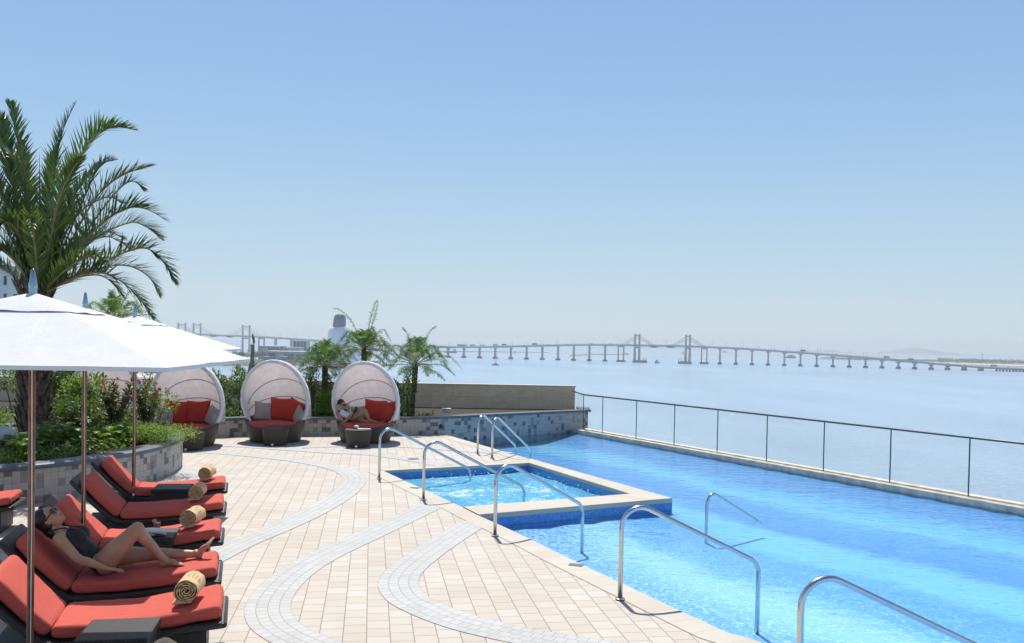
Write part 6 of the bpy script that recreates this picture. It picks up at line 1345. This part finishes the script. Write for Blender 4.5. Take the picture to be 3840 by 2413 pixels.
# trees of the promenade
def far_tree(px, Y, h, label, palm=False, seed=0, base=ZL, group='small trees on the far promenade'):
    rs = random.Random(seed); p = at_land(px, Y); p.z = base; t = thing('palm_tree' if palm else 'tree', label, 'tree', p, group=group); mb = MB(); mb.tube([(0, 0, 0), (0, 0, h * .8)], [h * .03, h * .018], 5); mb.build('trunk', M_stem, t); ml = MB()
    if palm:
        for k in range(16): a = k * 2.4; blade(ml, Vector((0, 0, h * .8)), Vector((math.cos(a), math.sin(a), rs.uniform(-.1, .9))), h * .34, h * .05, Vector((0, 0, 1)), .5, 3)
    else:
        for k in range(260): v = rv(rs); v = v.normalized() * rs.uniform(.5, 1); leafq(ml, Vector((v.x * h * .42, v.y * h * .42, h * .68 + v.z * h * .34)), rv(rs), h * .13, h * .09, rv(rs).normalized())
    ml.build('crown', M_far, t)
for k, px in enumerate((806, 822, 838, 858, 874, 930, 957, 1000, 1012)): far_tree(px, 1160, 15, 'small dark palm on the far promenade skyline', True, k, group='small dark palms on the far promenade')
for k, px in enumerate((700, 730, 765, 790, 815, 845, 880, 905, 960, 985)): far_tree(px, 1120, 11, 'rounded grey green tree on the far promenade', False, k)
# nearer left shore seen between daybeds and through the planter
mb = MB(); q = [G(-300, 1600, SEA + 2), G(250, 1475, SEA + 2), G(560, 1440, SEA + 2), G(640, 1432, SEA + 2), G(640, 1412, SEA + 2), G(560, 1385, SEA + 2), G(300, 1368, SEA + 2), G(-300, 1362, SEA + 2)]; mb.prism(q, SEA - 1, SEA + 2); struct('near_shore_land', mb, M_sand)
for k, (px, Y, h) in enumerate(((515, 700, 8), (535, 700, 9), (553, 705, 8), (572, 700, 7), (590, 710, 7), (600, 720, 6))): far_tree(px, Y, h, 'rounded bush on the near shore between the two left daybeds', False, 30 + k, SEA + 2, group='bushes on the near shore')
building('waterfront_shed', 500, 620, 1418, 620, 10, 'long low pale waterfront shed between the two left daybeds', M_bgrey, [(.1, .3, .2, .7), (.5, .8, .2, .7)], base=SEA + 2)
building('waterfront_house', 190, 262, 1388, 560, 14, 'pale low waterfront house right of the date palm trunk', M_facade, [(.1, .25, .5, .8), (.35, .5, .5, .8), (.6, .75, .5, .8)], base=SEA + 2)
for k, (px, m) in enumerate(((228, M_ship), (246, M_shipg))):
    p = G(px, 1409 + 4 * k, SEA + 2.02) if False else at_land(px, 500); t = thing('parked_car', ('dark parked car' if k == 0 else 'grey parked car') + ' far below, seen right of the date palm trunk', 'car', (p.x, 500, SEA + 2.02), .2); mb = MB(); mb.rbox((0, 0, .8), (4.5, 1.8, .7), .2, 2); mb.build('body', m, t); mb = MB(); mb.rbox((0, 0, 1.4), (2.4, 1.6, .6), .2, 2); mb.build('cabin', M_win, t)
# apartment tower at the left edge
a = at_land(-320, 150); b = at_land(40, 150); zt = W(60, 1012, 150).z; t = thing('apartment_building', 'pale apartment tower with many dark windows at the left edge behind the palm', 'building', (a.x, 150, SEA)); w_ = b.x - a.x; h = zt - SEA; mb = MB(); mb.box((w_ / 2, 3, h / 2), (w_, 6, h)); mb.build('wall', M_facade, t)
mb = MB(); mb.box((w_ / 2, 3, h + .3), (w_ + .5, 6.5, .6)); mb.build('roof', M_bgrey, t)
rows = int(h / 3.0); cnt = 0
for r_ in range(rows):
    z = h - 1.9 - 3.0 * r_
    if z < 24: break
    for c_ in range(3):
        if cnt < 98: mb = MB(); mb.box((w_ + .02, 1.0 + 1.9 * c_, z), (.16, .9 if c_ % 2 else .5, 1.5)); mb.build('window', M_win, t); cnt += 1
    for c_ in range(6):
        x = w_ - 1.0 - 1.5 * c_
        if cnt < 98: mb = MB(); mb.box((x, -.02, z), (.8 if c_ % 3 else .45, .16, 1.5)); mb.build('window', M_win, t); cnt += 1
# dark column sculpture and white sails, jetty
Yk = 330; s0 = W(945, 1400, Yk); k = Yk / F; t = thing('column_sculpture', 'tall dark twisted column rising left of the middle daybed canopy', 'sculpture', (s0.x, Yk, SEA)); zz = lambda y: W(945, y, Yk).z - SEA; X = lambda x: (W(x, 1350, Yk).x - s0.x)
mb = MB(); mb.tube([(X(946), 0, zz(1700)), (X(946), 0, zz(1420)), (X(944), 0, zz(1380)), (X(946), 0, zz(1345)), (X(947), 0, zz(1310)), (X(947), 0, zz(1292))], [3.0, 2.2, 12 * k, 7.5 * k, 7 * k, 7.2 * k], 7); mb.build('shaft', M_rust, t)
mb = MB(); mb.tube([(X(951), 0, zz(1290)), (X(951), 0, zz(1277)), (X(948), 0, zz(1266)), (X(946), 0, zz(1255)), (X(942), 0, zz(1253))], [4.5 * k, 5 * k, 4.5 * k, 2.6 * k, .5 * k], 7); mb.build('tip', M_rust, t)
mb = MB(); mb.ell((X(953), -.3, zz(1289)), (3 * k, 1 * k, 1.6 * k), 8, 6); mb.ell((X(957), -.3, zz(1350)), (4 * k, 2 * k, 4 * k), 8, 6); mb.build('white_ledge', M_shipw, t)
mb = MB(); mb.tube([(X(955), 0, zz(1400)), (X(960), 0, zz(1372)), (X(964), 0, zz(1362))], [8 * k, 6 * k, 1 * k], 6); mb.build('side_spur', M_rust, t)
t = thing('sail_canopy', 'white pointed sail roof left of the dark column sculpture', 'canopy', (s0.x, Yk - 8, SEA)); mb = MB()
for (xa, ya, xb, yb, xc, yc) in ((902, 1410, 921, 1378, 926, 1412), (912, 1412, 934, 1374, 938, 1414)):
    mb.add([(X(xa), 0, zz(ya)), (X(xb), 3, zz(yb)), (X(xc), 6, zz(yc)), ((X(xa) + X(xc)) / 2, -3, zz(yc))], [(0, 3, 1), (3, 2, 1), (0, 1, 2)])
mb.build('sail', M_shipw, t); mb = MB()
for x in (903, 937): mb.tube([(X(x), 0, 0), (X(x), 0, zz(1411))], .12, 5)
mb.build('mast', M_shipg, t)
t = thing('jetty', 'dark floating jetty with white edge right of the second daybed', 'jetty', W(865, 1422, 420) * 1.0); t.location.z = SEA; kk = 420 / F; mb = MB(); mb.box((0, 0, W(865, 1420, 420).z - SEA - 1), (90 * kk, 6, 2)); mb.build('deck', M_ship, t)
mb = MB(); mb.box((-22 * kk, 0, W(865, 1414, 420).z - SEA), (8 * kk, 2, 1.0)); mb.build('mooring_box', M_shipg, t)
mb = MB()
for x in (-40, -10, 20, 40): mb.tube([(x * kk, 0, -1), (x * kk, 0, W(865, 1421, 420).z - SEA)], .3, 6)
mb.build('pile', M_ship, t)
# air: one even haze box round everything
mb = MB(); mb.box((0, 6500, SEA / 2 + 18), (34000, 34000, 110)); hz = mb.build('haze', MATS.get('x') or bpy.data.materials.new('haze_air')); hm_ = hz.data.materials[0]; hm_.use_nodes = True; n_ = hm_.node_tree.nodes; n_.remove(n_['Principled BSDF']); pv = n_.new('ShaderNodeVolumePrincipled'); pv.inputs['Color'].default_value = (.90, .965, 1, 1); pv.inputs['Density'].default_value = HAZE; pv.inputs['Anisotropy'].default_value = .2; hm_.node_tree.links.new(pv.outputs[0], n_['Material Output'].inputs['Volume']); tag(hz, kind='stuff')
hz.display_type = 'WIRE'
